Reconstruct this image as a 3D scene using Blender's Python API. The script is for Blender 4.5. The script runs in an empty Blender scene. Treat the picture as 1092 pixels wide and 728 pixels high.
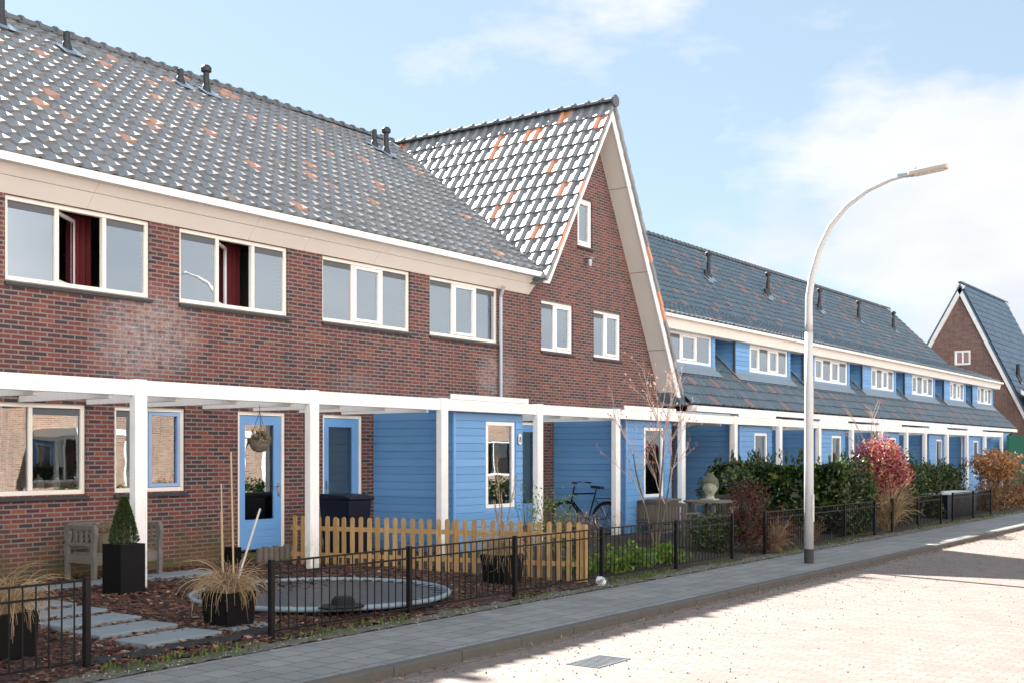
import bpy, bmesh, math, random
from mathutils import Vector, Matrix
random.seed(7)
scene = bpy.context.scene
COL = scene.collection
PI = math.pi
R = random.uniform

# ------------------------------------------------------------------ node helpers
def new_mat(name):
    m = bpy.data.materials.new(name); m.use_nodes = True
    nt = m.node_tree; nt.nodes.clear()
    out = nt.nodes.new('ShaderNodeOutputMaterial')
    b = nt.nodes.new('ShaderNodeBsdfPrincipled')
    nt.links.new(b.outputs[0], out.inputs[0])
    return m, nt, b
def N(nt, t, **kw):
    n = nt.nodes.new('ShaderNode' + t)
    for k, v in kw.items():
        if isinstance(v, (int, float, str, bool)) and hasattr(n, k): setattr(n, k, v)
    return n
def setin(n, **kw):
    for k, v in kw.items(): n.inputs[k.replace('_', ' ')].default_value = v
def pos(nt):
    return N(nt, 'NewGeometry').outputs['Position']
def noise(nt, vec, scale, detail=4, rough=.6):
    n = N(nt, 'TexNoise'); nt.links.new(vec, n.inputs['Vector'])
    setin(n, Scale=scale, Detail=detail, Roughness=rough); return n.outputs['Fac']
def ramp(nt, fac, stops, interp='LINEAR'):
    r = N(nt, 'ValToRGB'); r.color_ramp.interpolation = interp
    el = r.color_ramp.elements
    while len(el) < len(stops): el.new(.5)
    for e, (p, c) in zip(el, stops):
        e.position = p; e.color = (c[0], c[1], c[2], 1) if not isinstance(c, (int, float)) else (c, c, c, 1)
    nt.links.new(fac, r.inputs[0]); return r.outputs[0]
def mix(nt, fac, a, b, mode='MIX'):
    m = N(nt, 'MixRGB'); m.blend_type = mode
    for i, v in ((0, fac), (1, a), (2, b)):
        if isinstance(v, (int, float)): m.inputs[i].default_value = v
        elif isinstance(v, tuple): m.inputs[i].default_value = (v[0], v[1], v[2], 1)
        else: nt.links.new(v, m.inputs[i])
    return m.outputs[0]
def math_(nt, op, a, b=None, c=None):
    m = N(nt, 'Math'); m.operation = op
    for i, v in enumerate((a, b, c)):
        if v is None: continue
        if isinstance(v, (int, float)): m.inputs[i].default_value = v
        else: nt.links.new(v, m.inputs[i])
    return m.outputs[0]
def bump(nt, b, h, strength=.5, dist=.01):
    n = N(nt, 'Bump'); setin(n, Strength=strength, Distance=dist)
    nt.links.new(h, n.inputs['Height']); nt.links.new(n.outputs[0], b.inputs['Normal'])

MATS = {}
def plain(name, col, rough=.6, var=.12, scale=6, bmp=.15, metal=0, spec=.5, stain=None, dist=.004):
    m, nt, b = new_mat(name); p = pos(nt)
    f = noise(nt, p, scale, 6)
    c = mix(nt, f, tuple(x * (1 - var * 1.6) for x in col), tuple(min(1, x * (1 + var)) for x in col))
    f2 = noise(nt, p, scale * 9, 3)
    c = mix(nt, math_(nt, 'MULTIPLY', f2, var), c, tuple(x * .6 for x in col))
    if stain:
        s = noise(nt, p, 1.7, 8, .7)
        c = mix(nt, ramp(nt, s, [(.52, 0), (.75, .6)]), c, stain)
    nt.links.new(c, b.inputs['Base Color'])
    rr = ramp(nt, f, [(.3, max(0, rough - .08)), (.7, min(1, rough + .08))])
    nt.links.new(rr, b.inputs['Roughness'])
    b.inputs['Metallic'].default_value = metal
    b.inputs['Specular IOR Level'].default_value = spec
    if bmp: bump(nt, b, f2, bmp, dist)
    MATS[name] = m; return m

plain('white_paint', (.88, .87, .84), .45, .04, 3, .08, stain=(.66, .64, .55))
plain('cream_frame', (.88, .83, .74), .4, .05, 5, .05)
plain('white_frame', (.88, .88, .86), .35, .03, 5, .05)
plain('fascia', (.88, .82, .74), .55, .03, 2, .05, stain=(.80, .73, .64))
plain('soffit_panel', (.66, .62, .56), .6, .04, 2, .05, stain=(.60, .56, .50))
m, nt, b = new_mat('blue_board'); g = N(nt, 'NewGeometry'); p = g.outputs['Position']
c = ramp(nt, g.outputs['Random Per Island'], [(0, (.125, .305, .575)), (1, (.165, .375, .66))])
mp = N(nt, 'Mapping'); mp.inputs['Scale'].default_value = (1.2, 1.2, 22); nt.links.new(p, mp.inputs[0]); gr = noise(nt, mp.outputs[0], 2.2, 6, .65)
c = mix(nt, ramp(nt, gr, [(.45, 0), (.75, .35)]), c, (.09, .22, .44))
sz = N(nt, 'SeparateXYZ'); nt.links.new(p, sz.inputs[0])
c = mix(nt, math_(nt, 'MULTIPLY', ramp(nt, sz.outputs[2], [(.1, .8), (.6, 0)]), ramp(nt, noise(nt, p, 5, 6), [(.35, 0), (.6, 1)])), c, (.10, .12, .11))
nt.links.new(c, b.inputs['Base Color']); b.inputs['Roughness'].default_value = .42; bump(nt, b, gr, .12, .003); MATS['blue_board'] = m
plain('blue_door', (.16, .36, .68), .35, .05, 3, .03)
plain('blue_light', (.30, .45, .72), .4, .05, 3, .03)
plain('zinc', (.42, .47, .52), .42, .14, 3, .1, metal=.5)
plain('zinc_dark', (.10, .11, .12), .5, .15, 6, .2)
plain('lead', (.22, .30, .38), .5, .15, 5, .2, metal=.2)
plain('black_metal', (.005, .005, .0055), .5, .2, 20, .1, spec=.25)
plain('sill_stone', (.035, .04, .045), .5, .2, 8, .2)
plain('black_planter', (.004, .004, .0045), .6, .25, 7, .2, spec=.2)
plain('bin_navy', (.004, .006, .018), .4, .1, 5, .1, spec=.3)
plain('grey_wood', (.17, .155, .135), .85, .3, 14, .6)
plain('teak_old', (.17, .145, .12), .85, .3, 14, .6)
plain('concrete', (.30, .29, .27), .9, .15, 8, .4)
plain('kerb_concrete', (.105, .098, .088), .9, .25, 5, .5)
plain('slab_blue', (.20, .235, .26), .8, .12, 5, .3)
plain('soil', (.055, .042, .032), .95, .35, 5, .9, dist=.03)
plain('chips', (.16, .085, .06), .9, .5, 30, .3)
plain('lamp_paint', (.56, .56, .55), .45, .06, 3, .05, stain=(.48, .47, .44))
plain('lamp_base', (.05, .05, .05), .8, .3, 9, .3)
plain('lamp_head', (.50, .43, .35), .5, .1, 5, .1)
plain('stone_head', (.38, .39, .31), .9, .35, 9, .6, stain=(.18, .22, .12))
plain('stone_hair', (.12, .13, .09), .95, .35, 12, .6)
plain('wicker', (.22, .17, .12), .9, .4, 40, .9)
plain('ceramic', (.75, .74, .70), .25, .03, 5, .02)
plain('curtain_red', (.12, .010, .014), .9, .2, 20, .2)
plain('curtain_white', (.62, .60, .55), .9, .08, 20, .2)
plain('inner_teal', (.05, .33, .28), .8, .1, 5, .05)
plain('interior', (.20, .18, .16), .9, .1, 2, 0)
plain('tyre', (.012, .012, .012), .8, .2, 20, .2)
plain('chrome', (.5, .5, .5), .25, .05, 5, 0, metal=1)
plain('tramp_mat', (.060, .066, .074), .55, .12, 8, .15)
plain('tramp_pad', (.22, .29, .34), .6, .15, 8, .15)
plain('hose_plastic', (.20, .36, .46), .4, .1, 8, .05)
plain('weed_cloth', (.006, .008, .010), .8, .3, 12, .6)
plain('bark', (.13, .11, .075), .9, .35, 25, .8, stain=(.10, .13, .05))
plain('twig_pale', (.55, .40, .33), .8, .2, 25, .3)
plain('cane', (.50, .36, .22), .7, .15, 15, .3)
plain('cane_pale', (.55, .52, .47), .7, .1, 15, .3)
plain('pipe_dark', (.022, .025, .030), .55, .2, 10, .2)
plain('blind_grey', (.22, .25, .22), .8, .1, 5, .05)
plain('blind_teal', (.42, .60, .60), .8, .1, 5, .05)
plain('green_board', (.012, .14, .09), .7, .15, 6, .3)
plain('mortar_dark', (.08, .07, .06), .95, .2, 8, .3)
plain('render_light', (.55, .50, .42), .8, .1, 3, .1)
plain('green_bin_lid', (.5, .56, .58), .4, .1, 5, .1)
plain('plastic_bag', (.75, .76, .78), .4, .05, 9, .3)
plain('blue_pot', (.03, .09, .30), .35, .1, 5, .1)
plain('plate_digit', (.02, .02, .02), .5, 0, 5, 0)

def island_leaf(name, stops, rough=.5, trans=.25, spec=.4):
    m, nt, b = new_mat(name)
    g = N(nt, 'NewGeometry')
    c = ramp(nt, g.outputs['Random Per Island'], stops)
    nt.links.new(c, b.inputs['Base Color'])
    b.inputs['Roughness'].default_value = rough
    b.inputs['Specular IOR Level'].default_value = spec
    if trans:
        t = N(nt, 'BsdfTranslucent'); nt.links.new(c, t.inputs[0])
        mx = N(nt, 'MixShader'); mx.inputs[0].default_value = trans
        out = [n for n in nt.nodes if n.type == 'OUTPUT_MATERIAL'][0]
        nt.links.new(b.outputs[0], mx.inputs[1]); nt.links.new(t.outputs[0], mx.inputs[2]); nt.links.new(mx.outputs[0], out.inputs[0])
    MATS[name] = m
island_leaf('laurel', [(0, (.008, .026, .007)), (.5, (.022, .058, .013)), (.82, (.06, .11, .02)), (1, (.22, .25, .05))], .3, .3, .6)
island_leaf('conifer', [(0, (.010, .026, .008)), (.6, (.03, .06, .014)), (1, (.10, .13, .03))], .6)
island_leaf('photinia', [(0, (.16, .012, .028)), (.45, (.34, .05, .085)), (.70, (.46, .16, .16)), (.86, (.50, .30, .12)), (1, (.16, .20, .04))], .45, .22)
island_leaf('rusty', [(0, (.22, .09, .03)), (.6, (.45, .22, .09)), (1, (.62, .38, .20))], .6, .3)
island_leaf('darkred', [(0, (.02, .01, .008)), (.7, (.07, .022, .014)), (1, (.22, .05, .03))], .6, .2)
island_leaf('fresh', [(0, (.06, .15, .015)), (.6, (.14, .26, .03)), (1, (.30, .38, .06))], .5, .35)
island_leaf('straw', [(0, (.28, .18, .09)), (.5, (.45, .31, .17)), (1, (.62, .48, .31))], .8, .3)
island_leaf('straw_dark', [(0, (.14, .08, .05)), (.5, (.26, .16, .10)), (1, (.42, .30, .20))], .8, .2)
island_leaf('beech', [(0, (.10, .05, .025)), (.5, (.20, .11, .055)), (1, (.34, .20, .10))], .8, .25)
island_leaf('buds', [(0, (.42, .16, .13)), (1, (.62, .42, .34))], .7, .2)
island_leaf('heather', [(0, (.06, .10, .03)), (.5, (.20, .20, .06)), (.8, (.32, .10, .05)), (1, (.20, .15, .30))], .7, .2)
island_leaf('moss', [(0, (.05, .09, .015)), (1, (.13, .18, .03))], .9, .1)
island_leaf('chip_mix', [(0, (.020, .009, .006)), (.5, (.085, .032, .020)), (.9, (.17, .072, .044)), (1, (.34, .23, .17))], .9, 0)
island_leaf('pampas', [(0, (.55, .45, .33)), (1, (.75, .66, .52))], .9, .3)
nt = MATS['white_paint'].node_tree; b = [n for n in nt.nodes if n.type == 'BSDF_PRINCIPLED'][0]; src = b.inputs['Base Color'].links[0].from_socket
p = pos(nt); sz = N(nt, 'SeparateXYZ'); nt.links.new(p, sz.inputs[0])
mpz = N(nt, 'Mapping'); mpz.inputs['Scale'].default_value = (30, 30, 2.2); nt.links.new(p, mpz.inputs[0])
fz = math_(nt, 'MULTIPLY', ramp(nt, sz.outputs[2], [(.12, .75), (.75, 0)]), ramp(nt, noise(nt, p, 9, 6, .7), [(.35, 0), (.62, 1)]))
c = mix(nt, fz, src, (.22, .22, .15))
c = mix(nt, ramp(nt, noise(nt, mpz.outputs[0], 1, 6, .7), [(.56, 0), (.74, .45)]), c, (.45, .44, .36))
nt.links.new(c, b.inputs['Base Color'])
# picket: every lath its own tone
m, nt, b = new_mat('picket')
g = N(nt, 'NewGeometry'); w = noise(nt, g.outputs['Position'], 14, 5)
mp = N(nt, 'Mapping'); mp.inputs['Scale'].default_value = (14, 14, 1.6); nt.links.new(g.outputs['Position'], mp.inputs[0])
gr = noise(nt, mp.outputs[0], 3, 6)
c = ramp(nt, g.outputs['Random Per Island'], [(0, (.38, .225, .085)), (1, (.53, .34, .15))])
c = mix(nt, ramp(nt, gr, [(.45, 0), (.7, .7)]), c, (.22, .13, .06))
nt.links.new(c, b.inputs['Base Color']); b.inputs['Roughness'].default_value = .75; bump(nt, b, gr, .3, .004)
MATS['picket'] = m

# ------------------------------------------------------------------ brick
def brick_mat(name, stops, mortar, bw=.222, rh=.0668, mw=.011, blooms=(), moss=False):
    m, nt, b = new_mat(name); p = pos(nt)
    s = N(nt, 'SeparateXYZ'); nt.links.new(p, s.inputs[0])
    xy = math_(nt, 'ADD', s.outputs[0], s.outputs[1])
    cb = N(nt, 'CombineXYZ'); nt.links.new(xy, cb.inputs[0]); nt.links.new(s.outputs[2], cb.inputs[1])
    warp = N(nt, 'TexNoise'); nt.links.new(cb.outputs[0], warp.inputs['Vector']); setin(warp, Scale=9., Detail=2.)
    wv = N(nt, 'VectorMath'); wv.operation = 'MULTIPLY_ADD'
    nt.links.new(warp.outputs['Color'], wv.inputs[0]); wv.inputs[1].default_value = (.007, .007, 0); nt.links.new(cb.outputs[0], wv.inputs[2])
    def bt(c1, c2, mo, sm):
        t = N(nt, 'TexBrick'); nt.links.new(wv.outputs[0], t.inputs['Vector'])
        t.offset = .5; t.squash = 1
        t.inputs['Color1'].default_value = c1; t.inputs['Color2'].default_value = c2; t.inputs['Mortar'].default_value = mo
        setin(t, Scale=1., Mortar_Size=mw, Mortar_Smooth=sm, Bias=0., Brick_Width=bw, Row_Height=rh); return t
    t = bt((0, 0, 0, 1), (1, 1, 1, 1), (0, 0, 0, 1), .15)
    c = ramp(nt, t.outputs['Color'], stops)
    # in-brick mottling
    n1 = noise(nt, p, 45, 4, .7)
    c = mix(nt, ramp(nt, n1, [(.3, .45), (.7, 0)]), c, (.035, .022, .022))
    n2 = noise(nt, p, .8, 5)
    c = mix(nt, ramp(nt, n2, [(.35, .25), (.65, 0)]), c, (.06, .03, .028))
    mc = mix(nt, noise(nt, p, 6, 4), tuple(x * .75 for x in mortar), mortar)
    c = mix(nt, t.outputs['Fac'], c, mc)
    ms = N(nt, 'Mapping'); ms.inputs['Scale'].default_value = (5, 5, .5); nt.links.new(p, ms.inputs[0])
    c = mix(nt, ramp(nt, noise(nt, ms.outputs[0], 1.5, 6, .65), [(.45, 0), (.72, .35)]), c, (.045, .032, .030))
    for (bx, bz, rx, rz, amt) in blooms:          # lime bloom patches on this wall
        dx = math_(nt, 'DIVIDE', math_(nt, 'SUBTRACT', s.outputs[0], bx), rx)
        dz = math_(nt, 'DIVIDE', math_(nt, 'SUBTRACT', s.outputs[2], bz), rz)
        d = math_(nt, 'ADD', math_(nt, 'MULTIPLY', dx, dx), math_(nt, 'MULTIPLY', dz, dz))
        f = ramp(nt, d, [(0, amt), (1, 0)])
        nn = ramp(nt, noise(nt, p, 7, 9, .85), [(.40, 0), (.66, .75)])
        c = mix(nt, math_(nt, 'MULTIPLY', f, nn), c, (.50, .46, .46))
    if moss:
        zf = ramp(nt, s.outputs[2], [(.2, .9), (1.0, 0)])
        nn = ramp(nt, noise(nt, p, 2.2, 6, .7), [(.35, 0), (.6, 1)])
        c = mix(nt, math_(nt, 'MULTIPLY', zf, nn), c, (.085, .080, .022))
    nt.links.new(c, b.inputs['Base Color'])
    b.inputs['Roughness'].default_value = .85
    h = math_(nt, 'ADD', math_(nt, 'MULTIPLY', t.outputs['Fac'], -1), math_(nt, 'MULTIPLY', n1, .5))
    bump(nt, b, h, .6, .008)
    MATS[name] = m
BST = [(0, (.038, .026, .040)), (.18, (.065, .034, .044)), (.36, (.135, .036, .038)), (.66, (.20, .044, .040)), (.88, (.245, .054, .042)), (1, (.30, .095, .045))]
brick_mat('brick_main', BST, (.26, .215, .19), blooms=((11.6, 3.75, 1.15, .8, .95), (11.2, 3.3, .8, .4, .4), (20.5, 3.5, .6, .6, .8), (16.2, 3.2, .8, .25, .35)), moss=True)
brick_mat('brick_gable', BST, (.245, .205, .18), blooms=((21.0, 3.5, .5, .7, .5),), moss=True)
brick_mat('brick_far', [(0, (.15, .06, .05)), (.5, (.24, .10, .08)), (1, (.32, .15, .11))], (.30, .25, .22))
brick_mat('brick_orange', [(0, (.40, .17, .09)), (.5, (.52, .26, .15)), (1, (.60, .36, .22))], (.55, .50, .44))

# ------------------------------------------------------------------ ground materials
def tile_mat(name, stops, mortar, bw, rh, mw, rot=0, off=.5, rough=.85, dirt=(.08, .07, .06), dirtamt=.5, bs=.5):
    m, nt, b = new_mat(name); p = pos(nt)
    mp = N(nt, 'Mapping'); nt.links.new(p, mp.inputs[0]); mp.inputs['Rotation'].default_value = (0, 0, rot)
    warp = N(nt, 'TexNoise'); nt.links.new(p, warp.inputs['Vector']); setin(warp, Scale=5., Detail=2.)
    wv = N(nt, 'VectorMath'); wv.operation = 'MULTIPLY_ADD'
    nt.links.new(warp.outputs['Color'], wv.inputs[0]); wv.inputs[1].default_value = (.012, .012, 0); nt.links.new(mp.outputs[0], wv.inputs[2])
    t = N(nt, 'TexBrick'); nt.links.new(wv.outputs[0], t.inputs['Vector']); t.offset = off; t.squash = 1
    t.inputs['Color1'].default_value = (0, 0, 0, 1); t.inputs['Color2'].default_value = (1, 1, 1, 1); t.inputs['Mortar'].default_value = (0, 0, 0, 1)
    setin(t, Scale=1., Mortar_Size=mw, Mortar_Smooth=.3, Bias=0., Brick_Width=bw, Row_Height=rh)
    c = ramp(nt, t.outputs['Color'], stops)
    n1 = noise(nt, p, 60, 4, .7)
    c = mix(nt, ramp(nt, n1, [(.35, .35), (.65, 0)]), c, dirt)
    c = mix(nt, t.outputs['Fac'], c, mortar)
    n2 = noise(nt, p, .55, 7, .65)
    c = mix(nt, ramp(nt, n2, [(.45, 0), (.7, dirtamt)]), c, dirt)
    nt.links.new(c, b.inputs['Base Color']); b.inputs['Roughness'].default_value = rough
    n4 = noise(nt, p, 3.5, 8, .75)
    c = mix(nt, ramp(nt, n4, [(.58, 0), (.72, .45)]), c, dirt)
    nt.links.new(c, b.inputs['Base Color'])
    h = math_(nt, 'ADD', math_(nt, 'MULTIPLY', t.outputs['Fac'], -1), math_(nt, 'MULTIPLY', n1, .4))
    bump(nt, b, h, bs, .008); MATS[name] = m
tile_mat('pavers_road', [(0, (.165, .128, .114)), (.5, (.198, .156, .139)), (1, (.232, .184, .164))], (.12, .094, .083), .21, .105, .007, rot=PI / 2, dirt=(.135, .11, .098), dirtamt=.4)
tile_mat('paving', [(0, (.20, .205, .205)), (1, (.27, .275, .27))], (.075, .075, .07), .30, .30, .008, off=.5, dirt=(.10, .10, .095), dirtamt=.4)
tile_mat('gutter_brick', [(0, (.16, .12, .10)), (1, (.26, .19, .155))], (.07, .06, .05), .21, .1, .008, dirt=(.07, .06, .05))
# mulch
m, nt, b = new_mat('mulch'); p = pos(nt)
v = N(nt, 'TexVoronoi'); setin(v, Scale=32.); nt.links.new(p, v.inputs['Vector'])
sx = N(nt, 'SeparateColor'); nt.links.new(v.outputs['Color'], sx.inputs[0])
c = ramp(nt, sx.outputs[0], [(0, (.018, .010, .008)), (.6, (.060, .030, .022)), (.9, (.12, .065, .045)), (1, (.30, .21, .17))])
n2 = noise(nt, p, 1.3, 6)
c = mix(nt, ramp(nt, n2, [(.5, 0), (.7, .6)]), c, (.035, .03, .022))
nt.links.new(c, b.inputs['Base Color']); b.inputs['Roughness'].default_value = .95
bump(nt, b, v.outputs['Distance'], .9, .03); MATS['mulch'] = m
# dirt strip
m, nt, b = new_mat('verge_dirt'); p = pos(nt)
n1 = noise(nt, p, 22, 8, .75); n2 = noise(nt, p, 2.5, 6, .7)
c = ramp(nt, n1, [(.3, (.05, .042, .033)), (.55, (.14, .12, .10)), (.75, (.30, .27, .23))])
c = mix(nt, ramp(nt, n2, [(.48, 0), (.62, .8)]), c, (.06, .085, .02))
nt.links.new(c, b.inputs['Base Color']); b.inputs['Roughness'].default_value = .95; bump(nt, b, n1, .8, .02); MATS['verge_dirt'] = m

# ------------------------------------------------------------------ roof tile materials (one tone per tile)
def tile_roof(name, base, orange, frac, rough, coat=0, moss=0.):
    m, nt, b = new_mat(name); g = N(nt, 'NewGeometry'); p = g.outputs['Position']; r = g.outputs['Random Per Island']
    st = [(0, tuple(x * .75 for x in base)), ((1 - frac) * .6, base), (1 - frac - .001, tuple(x * 1.25 for x in base)), (1 - frac, orange), (1, tuple(min(1, x * 1.15) for x in orange))]
    c = ramp(nt, r, st)
    n = noise(nt, p, 9, 7, .7)
    c = mix(nt, ramp(nt, n, [(.42, 0), (.68, .55)]), c, tuple(min(1, x * 1.9 + .01) for x in base))
    n3 = noise(nt, p, 3.2, 6, .75)
    c = mix(nt, ramp(nt, n3, [(.60, 0), (.72, .25 + moss)]), c, (.075, .085, .03))
    nt.links.new(c, b.inputs['Base Color'])
    nt.links.new(ramp(nt, n, [(.3, rough - .06), (.7, rough + .1)]), b.inputs['Roughness'])
    b.inputs['Specular IOR Level'].default_value = 1.0
    b.inputs['Coat Weight'].default_value = 1 if coat else 0; b.inputs['Coat Roughness'].default_value = .6; b.inputs['Coat IOR'].default_value = 1.8
    bump(nt, b, n, .12, .01); MATS[name] = m
tile_roof('roof_main', (.125, .127, .130), (.46, .19, .09), .06, .60, coat=1, moss=.35)
tile_roof('roof_cross', (.12, .123, .127), (.62, .20, .06), .09, .54, coat=1)
tile_roof('roof_far', (.055, .088, .115), (.22, .10, .07), .10, .5)
tile_roof('roof_blue', (.040, .085, .135), (.04, .08, .13), .0001, .5)
tile_roof('roof_red', (.16, .085, .06), (.24, .11, .07), .2, .8)
tile_roof('ridge_tile', (.075, .080, .085), (.34, .15, .09), .12, .5)

# ------------------------------------------------------------------ glass
def glass_mat(name, ior, tint):
    m = bpy.data.materials.new(name); m.use_nodes = True; nt = m.node_tree; nt.nodes.clear()
    out = nt.nodes.new('ShaderNodeOutputMaterial')
    tr = N(nt, 'BsdfTransparent'); tr.inputs[0].default_value = (*tint, 1)
    gl = N(nt, 'BsdfGlossy'); gl.inputs['Roughness'].default_value = .004
    gl.inputs[0].default_value = (.86, .94, 1, 1)
    n = noise(nt, pos(nt), 1.3, 2); bp = N(nt, 'Bump'); setin(bp, Strength=.05, Distance=.02)
    nt.links.new(n, bp.inputs['Height']); nt.links.new(bp.outputs[0], gl.inputs['Normal'])
    fr = N(nt, 'Fresnel'); fr.inputs[0].default_value = ior
    mx = N(nt, 'MixShader'); nt.links.new(fr.outputs[0], mx.inputs[0])
    nt.links.new(tr.outputs[0], mx.inputs[1]); nt.links.new(gl.outputs[0], mx.inputs[2]); nt.links.new(mx.outputs[0], out.inputs[0])
    MATS[name] = m
glass_mat('glass', 6.5, (.72, .78, .76))
glass_mat('glass_soft', 2.8, (.80, .86, .86))

# ------------------------------------------------------------------ mesh builder
def origin(o):
    while o.parent: o = o.parent
    return o.location
class MB:
    def __init__(s): s.v = []; s.f = []
    def poly(s, vs, fs):
        n = len(s.v); s.v += [tuple(v) for v in vs]; s.f += [tuple(n + i for i in f) for f in fs]
    def box(s, x0, x1, y0, y1, z0, z1):
        s.poly([(x0, y0, z0), (x1, y0, z0), (x1, y1, z0), (x0, y1, z0), (x0, y0, z1), (x1, y0, z1), (x1, y1, z1), (x0, y1, z1)],
               [(0, 3, 2, 1), (4, 5, 6, 7), (0, 1, 5, 4), (1, 2, 6, 5), (2, 3, 7, 6), (3, 0, 4, 7)])
    def bar(s, a, b, w, h, up=(0, 0, 1)):
        a = Vector(a); b = Vector(b); d = (b - a).normalized(); u = Vector(up)
        sd = d.cross(u)
        if sd.length < 1e-4: sd = d.cross(Vector((1, 0, 0)))
        sd.normalize(); u = sd.cross(d).normalized(); sd *= w / 2; u *= h / 2
        s.poly([a - sd - u, a + sd - u, a + sd + u, a - sd + u, b - sd - u, b + sd - u, b + sd + u, b - sd + u],
               [(0, 1, 2, 3), (7, 6, 5, 4), (0, 4, 5, 1), (1, 5, 6, 2), (2, 6, 7, 3), (3, 7, 4, 0)])
    def tube(s, pts, rad, seg=8, cap=True):
        pts = [Vector(p) for p in pts]; n = len(pts)
        if isinstance(rad, (int, float)): rad = [rad] * n
        rings = []; prev = None
        for i, p in enumerate(pts):
            t = (pts[min(i + 1, n - 1)] - pts[max(i - 1, 0)])
            if t.length < 1e-9: t = Vector((0, 0, 1))
            t.normalize()
            if prev is None:
                a = t.cross(Vector((0, 0, 1)));
                if a.length < .01: a = t.cross(Vector((1, 0, 0)))
            else: a = prev - t * prev.dot(t)
            a.normalize(); prev = a; bb = t.cross(a)
            rings.append([p + (a * math.cos(2 * PI * k / seg) + bb * math.sin(2 * PI * k / seg)) * rad[i] for k in range(seg)])
        vs = [v for r in rings for v in r]; fs = []
        for i in range(n - 1):
            for k in range(seg):
                k2 = (k + 1) % seg; fs.append((i * seg + k, i * seg + k2, (i + 1) * seg + k2, (i + 1) * seg + k))
        if cap: fs.append(tuple(range(seg - 1, -1, -1))); fs.append(tuple((n - 1) * seg + k for k in range(seg)))
        s.poly(vs, fs)
    def lathe(s, prof, c, seg=20):
        pts = []; 
        for r, z in prof:
            for k in range(seg):
                a = 2 * PI * k / seg; pts.append((c[0] + r * math.cos(a), c[1] + r * math.sin(a), c[2] + z))
        fs = []
        for i in range(len(prof) - 1):
            for k in range(seg):
                k2 = (k + 1) % seg; fs.append((i * seg + k, i * seg + k2, (i + 1) * seg + k2, (i + 1) * seg + k))
        fs.append(tuple(range(seg - 1, -1, -1))); fs.append(tuple((len(prof) - 1) * seg + k for k in range(seg)))
        s.poly(pts, fs)
    def prism(s, pts, vec):
        n = len(pts); v = Vector(vec); a = [Vector(p) for p in pts]
        s.poly(a + [p + v for p in a], [tuple(range(n - 1, -1, -1)), tuple(range(n, 2 * n))] + [(i, (i + 1) % n, n + (i + 1) % n, n + i) for i in range(n)])
    def leaf(s, c, size, aspect=.5, up=None):
        a = Vector((R(-1, 1), R(-1, 1), R(-1, 1))) if up is None else Vector(up) + Vector((R(-1, 1), R(-1, 1), R(-1, 1))) * .5
        if a.length < .1: a = Vector((0, 0, 1))
        a.normalize(); b = a.cross(Vector((R(-1, 1), R(-1, 1), R(-1, 1))))
        if b.length < .05: b = a.cross(Vector((1, .3, .2)))
        b.normalize(); n = a.cross(b); c = Vector(c)
        a *= size / 2; b *= size * aspect / 2; n *= size * .1
        s.poly([c - a, c + b + n, c + a, c - b + n], [(0, 1, 2), (0, 2, 3)])
    def build(s, name, mat, parent=None, smooth=False, bevel=0):
        me = bpy.data.meshes.new(name)
        off = origin(parent) if parent is not None else Vector((0, 0, 0))
        me.from_pydata([(v[0] - off[0], v[1] - off[1], v[2] - off[2]) for v in s.v], [], s.f); me.update()
        o = bpy.data.objects.new(name, me); COL.objects.link(o)
        me.materials.append(MATS[mat])
        if smooth: me.polygons.foreach_set('use_smooth', [True] * len(me.polygons))
        if parent is not None: o.parent = parent
        if bevel:
            md = o.modifiers.new('bevel', 'BEVEL'); md.width = bevel; md.segments = 2; md.limit_method = 'ANGLE'
        return o
def tag(o, label=None, cat=None, group=None, kind=None):
    if label: o['label'] = label
    if cat: o['category'] = cat
    if group: o['group'] = group
    if kind: o['kind'] = kind
    return o
def thing(name, loc, label, cat, group=None):
    o = bpy.data.objects.new(name, None); COL.objects.link(o); o.location = loc; o.empty_display_size = .2
    return tag(o, label, cat, group)
def rebase(o, loc):
    """give a single-mesh thing its origin at its base"""
    loc = Vector(loc); o.data.transform(Matrix.Translation(-loc)); o.location = loc; return o
def copy_tree(o, loc, rz=None, label=None):
    r = o.copy(); COL.objects.link(r); r.location = loc
    if rz is not None: r.rotation_euler = (0, 0, rz)
    if label: r['label'] = label
    for ch in list(o.children):
        c = ch.copy(); COL.objects.link(c); c.parent = r
        for g in list(ch.children):
            d = g.copy(); COL.objects.link(d); d.parent = c
    return r

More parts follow.
